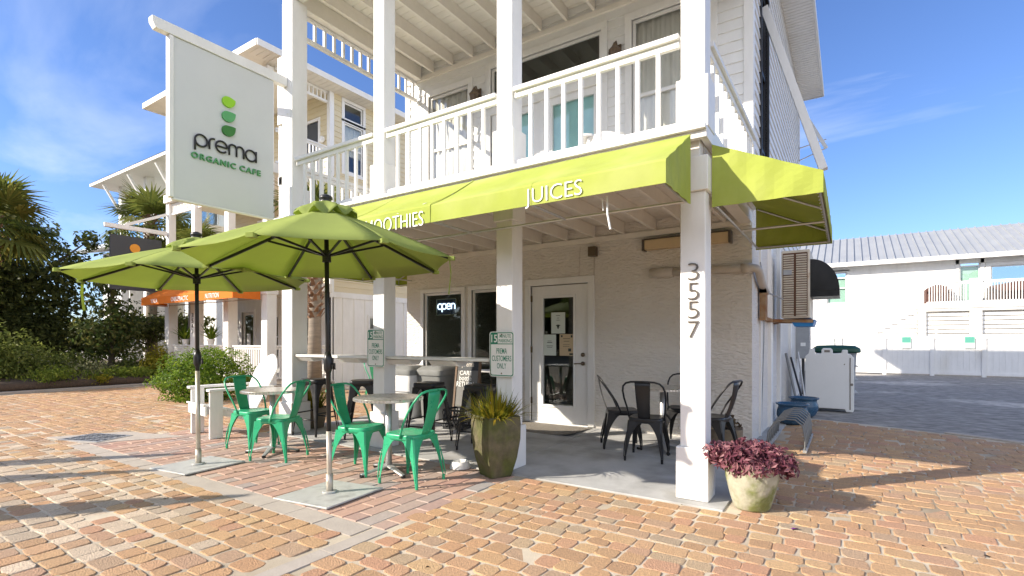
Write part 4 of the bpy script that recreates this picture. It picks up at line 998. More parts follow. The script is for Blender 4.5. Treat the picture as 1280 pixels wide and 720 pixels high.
leafcloud('flowers', M['terracotta'], [(0,0,.5,.16,.16,.14,220)], .06, fp, 1.2, 3, .4); leafcloud('leaves', M['l_bush'], [(0,0,.40,.17,.17,.1,200)], .06, fp, 2, 5, .2)
# neon sign in the window
ns = thing('neon_sign','lit blue white open sign hanging inside the cafe window','neon sign',(-6.04,7.03,1.76),0)
m = MB(); m.box(-.22,.22,.012,.02,0,.27); m.build('backing', M['neonback'], ns)
m = MB(); m.box(-.235,.235,0,.02,-.015,0); m.box(-.235,.235,0,.02,.27,.285); m.box(-.235,-.22,0,.02,0,.27); m.box(.22,.235,0,.02,0,.27); m.build('frame', M['neonframe'], ns)
def opentext():
    b = MB(); r = .0105; q = .05; P = lambda x,z:(x,0.0,z+.145)
    A = lambda cx,cz,rr,a0,a1,n=12:[P(cx+rr*math.cos(R(a0+(a1-a0)*i/n)),cz+rr*math.sin(R(a0+(a1-a0)*i/n))) for i in range(n+1)]
    x = -.145; b.tube(A(x,0,q,0,360,20),r,6,False); x += .10; b.tube([P(x-q,-.10),P(x-q,q)],r,6); b.tube(A(x,0,q,0,360,20),r,6,False)
    x += .105; b.tube([P(x-q+.006,0),P(x+q,0)],r,6); b.tube(A(x,0,q,0,315,16),r,6); x += .065; b.tube([P(x,-q),P(x,q)],r,6); b.tube([P(x,0)]+A(x+.04,.007,.04,180,0,10)+[P(x+.08,-q)],r,6)
    return b
opentext().build('lettering', M['neon'], ns, smooth=True)
# notices on the door
def notice(label, x0, x1, z0, z1, mt, blk):
    t = thing('paper_notice', label, 'notice', ((x0+x1)/2, YW+.02, z0), 0, 'paper notices on the glass door'); w = x1-x0; h = z1-z0
    m = MB(); m.box(-w/2,w/2,-.002,0,0,h); m.build('sheet', mt, t)
    m = MB()
    for (a,b,c,d) in blk: m.box((a-.5)*w,(b-.5)*w,-.0032,-.0022,c*h,d*h)
    m.build('print', M['ink'], t); return t
notice('white paper notice with a green mark, top one on the glass door',-3.845,-3.605,1.40,1.725,M['paper'],[(.42,.58,.28,.42),(.35,.65,.36,.40),(.46,.54,.22,.3),(.38,.62,.62,.64),(.42,.58,.72,.74),(.36,.64,.84,.86)])
notice('pale paper notice low on the left of the glass door',-3.985,-3.76,1.06,1.385,M['paper'],[(.3,.7,.6,.63),(.35,.65,.68,.7),(.25,.75,.45,.47),(.3,.7,.38,.4)])
notice('tan certificate low on the right of the glass door',-3.70,-3.46,1.06,1.39,M['paper2'],[(.1,.22,.86,.95),(.8,.92,.84,.95),(.25,.75,.78,.80),(.3,.7,.66,.68),(.25,.72,.5,.515),(.25,.7,.42,.435),(.62,.82,.2,.34),(.7,.95,.04,.12)])

# ------------------------------------------------------------------ right side of the cafe
ac = thing('air_conditioner','rusty beige air conditioner with a black hood on the side wall','air conditioner',(-.72,8.5,1.6),0,world=True)
m = MB(); m.box(-.83,-.46,8.55,9.35,1.62,2.62); m.build('cabinet', M['acbeige'], ac, bevel=.015)
m = MB(); z = 1.66
while z < 2.56:
    for a,b in ((-.80,-.665),(-.635,-.50)): m.obox(((a+b)/2,8.543,z),(b-a,.02,.016),Matrix.Rotation(R(35),3,'X'))
    z += .034
m.build('louvre', M['acbeige'], ac); m = MB(); m.box(-.81,-.49,8.546,8.549,1.65,2.58); m.build('louvre_shadow', mat('rusty_louvre_shadow',(.11,.055,.03),.9), ac)  # rust brown sheet, dark to stand in for the shadow between the louvres
m = MB(); m.box(-.80,-.69,8.528,8.54,2.26,2.33); m.build('name_plate', M['grey'], ac)
m = MB(); P = []
for i in range(13):
    a = R(90*i/12); P.append([(-.46+.36*math.sin(a)*1.0,y,2.02+.46*math.cos(a)) for y in (8.62,9.28)])
m.sheet(P,.01)
for y in (8.62,9.28): m.prism([(-.46,2.02)]+[(-.46+.36*math.sin(R(7.5*i)),2.02+.46*math.cos(R(7.5*i))) for i in range(13)], lambda u,v,d:(u,y+d,v), -.006,.006)
m.box(-.46,-.10,8.62,9.28,1.93,2.02); m.build('hood', M['black'], ac)
m = MB(); m.bar((-1.0,8.65,1.595),(-.42,8.65,1.575),.09,.045); m.bar((-1.0,9.25,1.595),(-.42,9.25,1.575),.09,.045); m.bar((-.97,7.55,1.60),(-.97,9.3,1.58),.06,.05); m.box(-.975,-.90,7.42,7.52,1.56,2.0); m.box(-.975,-.91,7.62,7.68,1.6,2.0); m.box(-.975,-.90,7.42,7.7,1.92,1.98); m.build('bracket', M['rust'], ac)
m = MB(); m.prism([(-.72,1.62),(-.40,1.62),(-.43,1.52),(-.66,1.52)], lambda u,v,d:(u,d,v-.02), 8.62,9.25); m.build('drip_tray', M['bluetray'], ac, bevel=.004)
em = thing('electric_meter','grey electric meter box on the side wall above the leaning poles','meter box',(-.92,13.6,.9),0,world=True)
m = MB(); m.box(-.995,-.72,13.3,13.75,.88,1.62); m.build('box', M['grey'], em, bevel=.01); m = MB(); m.box(-.9,-.8,13.292,13.3,1.16,1.24); m.build('sticker', M['signwhite'], em); m = MB(); m.tube([(-.86,13.5,.88),(-.86,13.5,.05)],.03,8); m.tube([(-.86,13.5,1.62),(-.86,13.5,2.9)],.025,8); m.build('conduit', M['blackplastic'], em)
rk = thing('bike_rack','coiled row of steel loops, a bike rack beside the side wall','bike rack',(-.55,7.0,0),0,world=True)
m = MB()
for i in range(7):
    y = 6.80+i*.20; m.tube([(-.82,y,.0),(-.80,y+.02,.2),(-.74,y+.05,.31),(-.62,y+.06,.36),(-.52,y+.05,.36),(-.44,y+.02,.30),(-.415,y-.01,.16),(-.415,y-.02,.0)],.009,8)
m.build('loop', M['bin'], rk, smooth=True); m = MB(); m.bar((-.82,6.75,.015),(-.82,8.05,.015),.04,.03); m.bar((-.415,6.75,.015),(-.415,8.05,.015),.04,.03); m.build('base_rail', M['alu'], rk)
def bpot(label,x,y,s):
    t = thing('glazed_pot',label,'pot',(x,y,0),0,'blue glazed pots'); m = MB(); m.rings([(.19*s,0),(.27*s,.06*s),(.33*s,.2*s),(.325*s,.32*s),(.295*s,.40*s),(.30*s,.44*s),(.345*s,.46*s),(.35*s,.49*s),(.31*s,.49*s),(.28*s,.42*s),(.02,.40*s)], n=40); m.build('vessel', M['bluepot'], t, smooth=True); return t
bpot('blue glazed pot directly behind the bike rack',-.72,8.99,.66); bpot('blue glazed pot behind the other one, beside the white panels',-.63,10.02,.66)
wp = thing('folding_barricade','stack of white plastic barricade panels standing by the side wall','barricade',(-.27,11.0,0),R(2)); wp.scale = (.86,1,1)
def wpanel(y, name):
    m = MB(); P = [(-.46,.06),(-.40,0),(-.30,0),(-.28,.05),(.26,.05),(.28,0),(.40,0),(.42,.05),(.42,.98),(.36,1.04),(.31,1.05),(.31,1.12),(.22,1.12),(.20,1.06),(.05,1.05),(.04,1.12),(.01,1.15),(-.13,1.15),(-.16,1.12),(-.165,1.05),(-.28,1.05),(-.29,1.14),(-.38,1.14),(-.40,1.05),(-.46,1.0)]
    m.prism(P, lambda u,v,d:(u,y+d,v), -.03,.03); return m.build(name, M['signwhite'], wp, bevel=.012)
pn = wpanel(0,'panel'); wpanel(.09,'panel'); wpanel(.18,'panel')
m = MB(); m.box(-.11,-.01,-.034,-.03,1.075,1.115); m.tube([(.25,-.034,.86),(.25,-.028,.86)],.012,8); m.box(.34,.36,-.034,-.03,.05,.98); m.tube([(.38,-.034,.5),(.38,-.028,.5)],.025,8); m.build('handle_slot', M['mat'], pn)
gb = thing('wheeled_bin','pale bin with a dark green lid behind the white panels','bin',(-.20,11.75,0),R(3)); gb.scale = (.86,.86,1)
m = MB(); m.rings([(.30,.02),(.33,.05),(.38,1.02),(.39,1.06)], sq(7), 28); m.build('body', M['grey'], gb, bevel=.01)
m = MB()
for z in (.3,.55,.8): m.box(-.40,.40,-.40,.40,z,z+.015)
m.build('rib', M['grey'], gb); m = MB(); m.rings([(.44,1.06),(.46,1.08),(.45,1.14),(.36,1.19),(.1,1.2)], sq(6), 28); m.build('lid', M['darkgreen'], gb, bevel=.01)
def pole(label,a,b,r,mt): m = MB(); m.tube([a,b],r,7); tag(m.build('leaning_pole', mt), label,'pole','poles leaning on the side wall')
pole('tall grey pole leaning nearest the side wall',(-.72,10.3,0),(-.94,10.45,1.06),.022,M['bin']); pole('thin pale pole leaning by the white panels',(-.62,10.6,0),(-.78,10.9,1.08),.016,M['alu']); pole('crooked dark pole leaning towards the white panels',(-.60,10.2,0),(-.88,10.7,.98),.018,M['blackplastic'])
# closed parasols beyond the left edge of the picture: their shadows fall across the bricks
def closed(label, x, y, h, r):
    t = thing('closed_umbrella', label, 'umbrella', (x,y,0), 0, 'closed parasols beside the street')
    m = MB(); m.tube([(0,0,0),(0,0,h)],.022,8); m.build('pole', M['black'], t)
    m = MB(); m.rings([(r*.8,h*.36),(r,h*.40),(r*.95,h*.55),(r*.75,h*.75),(r*.4,h*.92),(.03,h)], lambda a:(math.cos(a)*(1+.1*math.sin(a*8)),math.sin(a)*(1+.1*math.sin(a*8))), 48); m.build('canopy', M['lime2'], t, smooth=True)
    m = MB(); m.rings([(.28,0),(.28,.05),(.05,.08)], n=24); m.build('base', M['blackplastic'], t)
AZ = R(49.0); TE = math.tan(R(27.3))
for (tx,ty,h,r,l) in ((-4.20,2.36,2.55,.22,'closed lime parasol nearest the camera, left of the picture'),(-5.75,2.36,2.6,.17,'closed lime parasol between two others, left of the picture'),(-6.28,2.9,2.6,.15,'closed lime parasol farthest from the camera, left of the picture')):
    closed(l, tx-h/TE*math.cos(AZ), ty-h/TE*math.sin(AZ), h, r)

g_ = random.Random(77); m = MB(); at_ = []
for i in range(520):
    x = g_.uniform(-15,1.5); y = g_.uniform(1.4,8.5)
    if not seen(x,y,1.0) or inslab(x,y) or (x > -.6 and y > lotline(x)): continue
    if g_.random() < .5 and y < 4 and x > -7: continue
    a = g_.uniform(0,6.3); L_ = g_.uniform(.008,.026); w_ = L_*g_.uniform(.2,.55); d = V(math.cos(a),math.sin(a),0); q = V(-d.y,d.x,0); z = V(0,0,.004); p = V(x,y,0)
    m.add([p-d*L_+z, p-q*w_+z*2.2, p+d*L_+z*1.4, p+q*w_+z*1.1],[(0,1,2,3)]); at_.append(g_.random())
tag(m.build('leaf_litter', M['l_dry'], attr=at_, kind='stuff'), 'scattered dry leaf bits and twigs lying on the bricks', 'leaf litter')
# ------------------------------------------------------------------ neighbour: three storey cream house
NX, NY, NW, NL = -12.1, 7.3, 9.15, -17.6
nb = thing('porch_house','cream three storey house with an orange awning and the number 3547','building',(-15,9.15,0),0,world=True)
m = MB(); m.box(NL,-11.9,NY-.1,NW,-.05,.16); m.build('porch_floor', M['concrete2'], nb, bevel=.01)
gw = [(-15.25,-14.55,.75,2.05),(-13.35,-12.75,.8,2.1),(-16.6,-15.9,.18,2.2)]
m = MB(); panel(m,'y',NW,-1,NL,NX,.16,2.75,gw,.12); panel(m,'x',NX,1,NW,18,-.05,2.62,[(10.55,10.95,1.15,2.0)],.1); m.build('ground_floor_wall', M['white'], nb)
m = MB(); y = NW+.02
while y < 17: m.box(NX,NX+.02,y,y+.045,.0,2.5); y += .40
x = NL+.1
m.box(NX,NX+.03,NW-.02,18,2.5,2.66); m.build('batten', M['white'], nb)
window(nb,'y',NW,-1,*gw[0],bars=(1.4,),w=.08); window(nb,'y',NW,-1,*gw[1],bars=(1.4,),w=.08); window(nb,'x',NX,1,10.55,10.95,1.15,2.0,bars=(1.58,),w=.06)
m = MB(); frame(m,'y',NW,-1,*gw[2],.08,.03,bottom=False); nd = m.build('door', M['white'], nb); m = MB(); pane(m,'y',NW+.05,gw[2][0]+.1,gw[2][1]-.1,.4,2.1); m.build('pane', M['glass'], nd); m = MB(); panel(m,'y',NW+.04,-1,gw[2][0],gw[2][1],.18,2.2,[(gw[2][0]+.1,gw[2][1]-.1,.4,2.1)],.03); m.box(gw[2][0]+.22,gw[2][0]+.42,NW+.035,NW+.045,1.1,1.5); m.build('door_leaf', M['white'], nd)
ncx = [-17.5,-15.9,-14.07,-12.24]
for i,x in enumerate(ncx):
    m = MB(); m.box(x-.13,x+.13,NY,NY+.26,.0,2.6); m.box(x-.16,x+.16,NY-.03,NY+.29,2.45,2.6); m.box(x-.10,x+.10,NY+.02,NY+.22,2.86,5.5); m.box(x-.09,x+.09,NY+.03,NY+.21,5.75,8.2); c_ = m.build('column', M['white'], nb, bevel=.008)
    if i == 1:
        for ch,z in zip('3547',(2.02,1.86,1.70,1.54)): text('house_number',ch,.085,.13,(x+.02,NY-.004,z),(1,0,0),(0,0,1),M['numgrey'],c_,.014)
for a,b in zip(ncx,ncx[1:]):
    railing(nb,(a+.14,NY+.13),(b-.14,NY+.13),1.16,.30,14,bal=.035); railing(nb,(a+.11,NY+.12),(b-.11,NY+.12),6.72,5.82,12,bal=.035)
    m = MB(); m.box(a+.1,b-.1,NY+.09,NY+.15,5.14,5.2); m.box(a+.1,b-.1,NY+.09,NY+.15,5.42,5.48)
    for k in range(14): xx = a+.18+(b-a-.36)*k/13; m.box(xx-.02,xx+.02,NY+.10,NY+.14,5.2,5.42)
    m.build('spandrel', M['white'], nb)
railing(nb,(-12.2,NY+.28),(-12.2,NW-.03),6.72,5.82,13,bal=.035); railing(nb,(-12.2,NY+.28),(-12.2,NW-.03),1.16,.30,13,bal=.035)
m = MB(); m.box(-12.24,-12.16,NY+.25,NW,7.94,8.0); m.box(-12.24,-12.16,NY+.25,NW,8.19,8.25)
for k in range(12): yy = NY+.35+(NW-NY-.45)*k/11; m.box(-12.22,-12.18,yy-.02,yy+.02,8.0,8.19)
m.build('spandrel', M['white'], nb)
m = MB(); m.box(NL,-12.0,NY-.05,NW,2.62,2.86); m.box(NL,-12.0,NY-.05,NW,5.5,5.74); m.build('porch_deck', M['soffit'], nb, bevel=.005)
NS = [(9.62,10.3,6.15,7.55),(9.62,10.3,7.66,8.15)]; ND = (-13.35,-12.6,5.58,7.55)
m = MB(); siding(m,'y',NW,-1,NL,NX,2.75,8.255,[ND,(-15.6,-14.4,3.2,5.0),(-13.6,-12.7,3.3,5.0)],.15,.016); panel(m,'y',NW+.003,-1,NL,NX,2.75,8.255,[ND,(-15.6,-14.4,3.2,5.0),(-13.6,-12.7,3.3,5.0)],.1)
siding(m,'x',NX,1,NW,18,2.66,8.255,NS,.15,.016); panel(m,'x',NX-.003,1,NW,18,2.66,8.255,NS,.1); m.box(NL,NL+.1,NW,18,0,8.255); m.box(NL,NX,17.9,18,0,8.255); m.build('upper_wall', M['cream'], nb)
m = MB(); m.box(NX-.10,NX+.03,NW-.03,NW-.0,2.66,8.25); m.box(NX,NX+.03,NW,NW+.11,2.66,8.25); m.build('corner_board', M['white'], nb)
for w_ in NS: window(nb,'x',NX,1,*w_,w=.09,glass='glass2',blind=('curtain',w_[3]-.03,w_[2]+.5) if w_[3]<7.6 else None,bars=(6.85,) if w_[3]<7.6 else ())
m = MB(); m.box(ND[0]+.02,ND[1]-.02,NW+.02,NW+.05,ND[2],ND[3]); d_ = m.build('balcony_door', M['signdark'], nb); m = MB(); frame(m,'y',NW,-1,*ND,.08,.03,bottom=False); m.build('door_frame', M['white'], d_)
window(nb,'y',NW,-1,-15.6,-14.4,3.2,5.0,w=.08,bars=(4.1,)); window(nb,'y',NW,-1,-13.6,-12.7,3.3,5.0,w=.08,bars=(4.1,))
m = MB(); m.tube([(-12.38,NW-.03,6.95),(-12.38,NW-.09,6.95)],.09,10); m.box(-12.44,-12.32,NW-.14,NW-.06,6.85,6.95); m.build('wall_lamp', M['white'], nb)
m = MB(); e0,e1,f0,f1 = -17.7,-11.6,NY-.55,18.5
m.add([(e0,f0,8.38),(e1,f0,8.38),(e1,f1,8.38),(e0,f1,8.38),(-15,10.6,9.6),(-15,15.4,9.6)],[(0,1,4),(1,2,5,4),(2,3,5),(3,0,4,5)]); rf = m.build('roof', M['metalroof'], nb)
m = MB(); m.box(e0,e1,f0,f1,8.26,8.28); m.box(e1-.02,e1+.02,f0,f1,8.245,8.40); m.box(e0,e1-.02,f0-.02,f0+.02,8.245,8.40); m.box(e0-.02,e0+.02,f0,f1,8.245,8.40)
y = f0+.1
while y < f1: m.box(e1-.5,e1-.04,y,y+.1,8.252,8.26); y += .16
m.build('soffit', M['soffit'], rf)
oa = awning(nb,'y',-1,NY-.06,NY-.75,-17.3,-12.3,2.90,2.52,2.31,'orange',8)
for s_,x,w in (('YOGA',-16.45,.42),('CHIROPRACTIC',-14.95,.95),('NUTRITION',-13.25,.66)): text('lettering',s_,w,.12,(x,NY-.762,2.41),(1,0,0),(0,0,1),M['txtwhite'],oa,.003)
m = MB(); m.box(-16.4,-14.2,NY-.075,NY-.055,2.9,3.12); m.build('fascia_sign', mat('blue_white_sign',(.6,.66,.75),.5,col2=(.12,.2,.5),cscale=7,cfac=(.55,.6)), nb)
for i,(x,l) in enumerate(((-16.6,'small white pot of green fern hanging on the neighbour porch rail, left'),(-15.1,'small white pot of palm leaves on the neighbour porch rail, middle'),(-14.3,'small white empty pot on the neighbour porch rail, right'))):
    t = thing('rail_pot',l,'potted plant',(x,NY+.13,1.165),0,'pots on the neighbour rail'); m = MB(); m.rings([(.07,0),(.10,.16),(.09,.16),(.01,.14)],n=16); m.build('pot', M['signwhite'], t)
    if i < 2: blades('leaves', M['l_bush'], 60, (0,0,.14), .62, .9, .05, t, 30+i, .35, .04)
# its charcoal hanging sign
hs = thing('hanging_sign','charcoal board with an orange disc hanging from a white beam','sign',(-17.5,6.4,2.6),0,world=True)
m = MB(); m.box(-17.56,-17.44,5.72,7.3,4.50,4.62); m.bar((-17.5,6.2,4.62),(-17.5,7.3,5.15),.08,.09,up=(1,0,0)); m.build('beam', M['white'], hs, bevel=.005)
m = MB(); m.box(-17.53,-17.47,5.85,7.15,2.75,4.32); m.build('board', M['signdark'], hs, bevel=.003)
m = MB(); m.tube([(-17.469,6.45,3.98),(-17.45,6.45,3.98)],.13,24); m.build('orange_disc', M['signorange'], hs)
m = MB()
for y in (6.0,7.0): m.tube([(-17.5,y,4.32),(-17.5,y,4.5)],.012,6)
m.build('hanger', M['blackplastic'], hs)
# ------------------------------------------------------------------ far building with the glass balcony
fb = thing('balcony_house','far white house with braced eaves and a glass railed balcony','building',(-26,11.5,0),0,world=True)
m = MB(); panel(m,'y',12.4,-1,-29.3,-20.5,0,8.6,[(-26.8,-24.6,6.0,8.0),(-23.8,-22.4,6.2,8.0),(-27.2,-25.8,3.2,4.8),(-24.2,-22.6,3.2,4.8)],.15); m.box(-20.65,-20.5,12.55,20,0,8.6); m.box(-29.3,-29.15,12.55,20,0,8.6); m.build('wall', M['white'], fb)
window(fb,'y',12.4,-1,-26.8,-24.6,6.0,8.0,vbars=(-25.7,)); window(fb,'y',12.4,-1,-23.8,-22.4,6.2,8.0); window(fb,'y',12.4,-1,-27.2,-25.8,3.2,4.8,bars=(4,)); window(fb,'y',12.4,-1,-24.2,-22.6,3.2,4.8,bars=(4,))
m = MB(); m.add([(-30.2,9.3,8.75),(-20,9.3,8.75),(-20,20.5,8.75),(-30.2,20.5,8.75),(-27,14.5,10.4),(-23,14.5,10.4)],[(0,1,5,4),(1,2,5),(2,3,4,5),(3,0,4)]); r2 = m.build('roof', M['metalroof'], fb); m = MB(); m.box(-30.2,-20,9.3,20.5,8.6,8.72); m.build('soffit', M['soffit'], r2)
for x in (-29.0,-26.3,-23.6):
    m = MB(); m.box(x-.16,x+.16,10.1,10.42,0,8.6); m.bar((x,10.1,7.4),(x,9.45,8.55),.10,.11,up=(1,0,0)); m.build('post', M['white'], fb, bevel=.01)
m = MB(); m.box(-29.2,-20.5,10.0,12.4,5.3,5.75); m.build('balcony_deck', M['white'], fb)
m = MB(); m.box(-29,-20.6,10.24,10.27,5.85,6.85); m.build('glass_railing', M['glasspale'], fb); m = MB(); m.box(-29,-20.6,10.22,10.29,6.85,6.9)
for x in range(7): m.box(-28.6+x*1.25,-28.55+x*1.25,10.22,10.29,5.75,6.9)
m.build('rail_post', M['white'], fb)
m = MB(); m.add([(-33,9.6,5.85),(-28.6,9.6,5.85),(-28.6,13,6.7),(-33,13,6.7),(-33,9.6,5.7),(-28.6,9.6,5.7),(-28.6,13,6.5),(-33,13,6.5)],[(0,1,2,3),(7,6,5,4),(0,4,5,1),(1,5,6,2),(2,6,7,3),(3,7,4,0)]); m.build('lower_roof', M['metalroof'], fb); m = MB(); m.box(-32.6,-29.3,10.6,13,0,5.8); m.build('wing', M['white'], fb)
# ------------------------------------------------------------------ behind: fence and white row house
fc = thing('vinyl_fence','long white vinyl panel fence along the gravel lot','fence',(2,24.2,0),0,world=True)
x = -3.1; k = 0; FH = 1.44
while x < 9.5:
    w = 1.42; m = MB(); m.box(x+.06,x+w-.06,24.18,24.22,.04,FH-.09)
    for q in range(8): m.box(x+.08+q*.16,x+.085+q*.16,24.172,24.18,.08,FH-.12)
    m.box(x+.05,x+w-.05,24.15,24.25,FH-.09,FH); m.box(x+.05,x+w-.05,24.15,24.25,.04,.14); m.build('panel', M['white'], fc, bevel=.004)
    m = MB(); m.box(x-.06,x+.06,24.13,24.27,-.02,FH+.03); m.box(x-.075,x+.075,24.115,24.285,FH+.03,FH+.07); m.build('post', M['white'], fc, bevel=.004); x += w
fgreen = mat('faded_sign_green',(.10,.36,.28),.5)
for xx,l in ((1.83,'small green and white parking sign left on the white fence'),(3.62,'small green and white parking sign right on the white fence')):
    t = thing('fence_sign',l,'sign',(xx,24.14,1.0),0,'parking signs on the white fence'); m = MB(); m.box(-.14,.14,0,.01,0,.42); m.build('plate', M['paper'], t); m = MB(); m.box(-.13,.13,-.002,-.0005,.2,.41); m.build('green_panel', fgreen, t)
t = thing('fence_sign','small white notice on the fence beside the cafe meter box','sign',(-.62,24.13,.98),0); m = MB(); m.prism([(-.13,0),(.13,0),(.17,.2),(.13,.42),(-.13,.42)], lambda u,v,d:(u,d,v),0,.012); m.build('plate', M['paper'], t)
bb = thing('row_house','long white house with a grey metal roof and balconies behind the fence','building',(4,27.5,0),0,world=True)
BY = 27.5; bw_ = [(-.05-.75,-.05,2.95,4.35),(3.80,4.44,2.85,4.62),(4.75,7.6,2.75,4.25)]
m = MB(); panel(m,'y',BY,-1,-3.5,12,-.05,4.7,bw_,.15); m.box(-3.5,-3.3,BY+.16,36,0,4.7); m.build('wall', M['white'], bb)
window(bb,'y',BY,-1,*bw_[0],bars=(3.65,4.1),w=.11,glass='glass2',blind=None); window(bb,'y',BY,-1,*bw_[1],bars=(4.3,),w=.12,glass='glass2'); window(bb,'y',BY,-1,*bw_[2],w=.14,glass='glass')
m = MB(); m.box(-.78,-.08,BY+.10,BY+.11,2.97,4.08); m.box(3.83,4.4,BY+.10,BY+.11,2.87,4.28); m.build('blind', M['mint'], bb)
m = MB(); x0,x1 = -3.9,12.3; E_ = lambda t:(BY-.45+t*4.2, 4.72+t*1.75)
P=[]; 
m.sheet([[(x0,*E_(0)),(x1,*E_(0))],[(x0,*E_(1)),(x1,*E_(1))]][::-1],.06)
x = x0+.05
while x < x1: m.bar((x,E_(0)[0],E_(0)[1]+.03),(x,E_(1)[0],E_(1)[1]+.03),.035,.05); x += .29
r3 = m.build('roof', M['metalroof'], bb); m = MB(); m.box(x0,x1,BY-.52,BY-.44,4.55,4.73); m.box(x0,x1,BY-.44,BY,4.58,4.62); m.box(x0,x1,BY-.03,BY-.001,4.40,4.58); m.build('fascia', M['white'], r3)
for a,b in ((2.66,3.95),(4.35,8.0)):
    railing(bb,(a,BY-1.0),(b,BY-1.0),3.62,2.78,int((b-a)/.085),bal=.03)
m = MB(); m.box(2.35,9,BY-1.08,BY,2.45,2.76); m.box(2.30,9.05,BY-1.12,BY,2.56,2.62); m.box(2.4,2.64,BY-1.05,BY-.8,-.05,2.45); m.box(3.97,4.33,BY-1.08,BY-.85,2.76,3.7); m.box(3.97,4.33,BY-1.06,BY-.85,-.05,2.45); m.build('balcony', M['white'], bb, bevel=.006)
m = MB()
for i in range(9): m.box(2.66,3.95,BY-.95,BY-.9,.9+i*.17,1.03+i*.17); m.box(4.35,8.8,BY-.95,BY-.9,.9+i*.17,1.03+i*.17)
m.build('louvre_screen', M['white'], bb)
m = MB()
for i in range(9): m.box(-.5+i*.31+.33,2.38,BY-.75,BY-.72,1.45+i*.18,1.57+i*.18)
m.bar((-.62,BY-.8,1.42),(2.22,BY-.8,3.36),.05,.08,up=(0,1,0)); m.build('stair_side', M['white'], bb)
for x,l in ((3.05,'dark wicker armchair on the left balcony of the white row house'),(4.95,'dark wicker sofa on the right balcony of the white row house')):
    t = thing('wicker_seat',l,'sofa',(x,BY-.55,2.76),0,'wicker seats on the far balcony'); w = .35 if x < 4 else .9; ox = 0 if x < 4 else .6
    m = MB(); m.box(-w+ox,w+ox,-.25,.25,.05,.42); m.build('seat', M['wicker'], t, bevel=.02); m = MB(); m.prism([(-w+ox,.42),(w+ox,.42),(w+ox,.72),(ox,.84),(-w+ox,.66)], lambda u,v,d:(u,d,v),.18,.26); m.build('backrest', M['wicker'], t, bevel=.015)
    m = MB(); m.box(-w+ox-.06,-w+ox,-.25,.26,.05,.6); m.build('arm', M['wicker'], t, bevel=.015); m = MB(); m.box(w+ox,w+ox+.06,-.25,.26,.05,.6); m.build('arm', M['wicker'], t, bevel=.015)

# ------------------------------------------------------------------ vegetation
fan_palm('fan_palm','fan palm with brown dead frond bases between the cafe and the cream house',(-10.85,7.75,-.02),4.25,1.35,26,5,M['l_palm'],'fan palms',(1.85,4.2),.15)
fan_palm('fan_palm','fan palm at the far left edge of the planting bed',(-19.25,3.75,0),4.5,1.65,42,8,M['l_palm'],'fan palms',(3.2,4.5),.17)
fan_palm('fan_palm','fan palm under the glass balcony of the far house',(-21.6,8.5,0),5.6,1.8,38,21,M['l_palm'],'fan palms',(4.5,6.2),.18)
fan_palm('fan_palm','fan palm half hidden behind the middle porch of the cream house',(-20.0,9.2,0),4.7,1.5,30,33,M['l_palm'],'fan palms',None,.16)
# planting bed
def mound():
    m = MB(); g = random.Random(2); nx,ny = 26,34; P = []
    for i in range(nx+1):
        row = []
        for j in range(ny+1):
            x = -16.96-14*(i/nx)**1.3; y = -5+21*j/ny; z = .03+.10*min(1,i/3)+.05*math.sin(x*1.7+y)*math.cos(y*1.3)*min(1,i/3)
            row.append((x,y,z))
        P.append(row)
    m.sheet(P,.2); return m.build('planting_bed', M['mulch'], kind='structure', smooth=True)
mound()
tree('oak_tree','large dark oak tree at the left edge behind the fan palm',(-22.1,4.7,.05),5.6,[(-.3,.0,3.5,1.6,1.5,1.2,2600),(.7,-.9,2.6,1.3,1.3,1.0,1900),(-.8,.6,4.6,1.1,1.1,.75,1300),(.6,.9,2.7,1.1,1.1,1.0,1500),(-.6,-1.5,3.6,1.3,1.3,1.0,1700),(.3,1.5,3.7,.75,.7,.6,520),(.1,-.3,5.2,.9,.9,.5,800),(.9,.2,1.5,1.2,1.7,.9,1900),(-.2,-1.3,4.7,.8,.8,.6,700),(.5,1.9,4.6,.4,.4,.35,160)],.17,3,M['l_dark'],'trees in the planting bed',.2,1.8,.3)
tree('magnolia_tree','slim magnolia with loose dark leaves beside the hanging charcoal sign',(-18.9,6.35,.05),4.6,[(0,0,1.3,.85,.85,.7,620),(0,.1,2.1,.75,.75,.6,520),(.0,-.1,2.9,.6,.6,.5,330),(.1,.1,3.6,.42,.42,.45,190),(.05,0,4.3,.22,.24,.4,80),(-.6,.5,1.7,.5,.5,.5,230),(.5,-.6,1.5,.6,.6,.5,260)],.17,5,M['l_magnolia'],'trees in the planting bed',.08,2.3,.25)
tree('shade_tree','low dark spreading tree in front of the far house wall',(-21.6,8.6,.05),2.4,[(0,0,1.75,1.3,1.5,.55,1900),(.6,.9,1.9,.9,.9,.45,800),(.3,-1.0,1.5,1.0,1.0,.6,900)],.15,6,M['l_dark'],'trees in the planting bed',.09,2,.3)
tree('oak_tree','dark oak tree behind the magnolia, left of the far house',(-25.5,6.9,.05),2.6,[(0,0,1.4,1.6,1.6,.9,1800),(.5,1.2,1.2,1.1,1.1,.8,1100),(.3,-1.6,1.7,1.4,1.4,.9,1300)],.2,16,M['l_dark'],'trees in the planting bed',.16,1.9,.3)
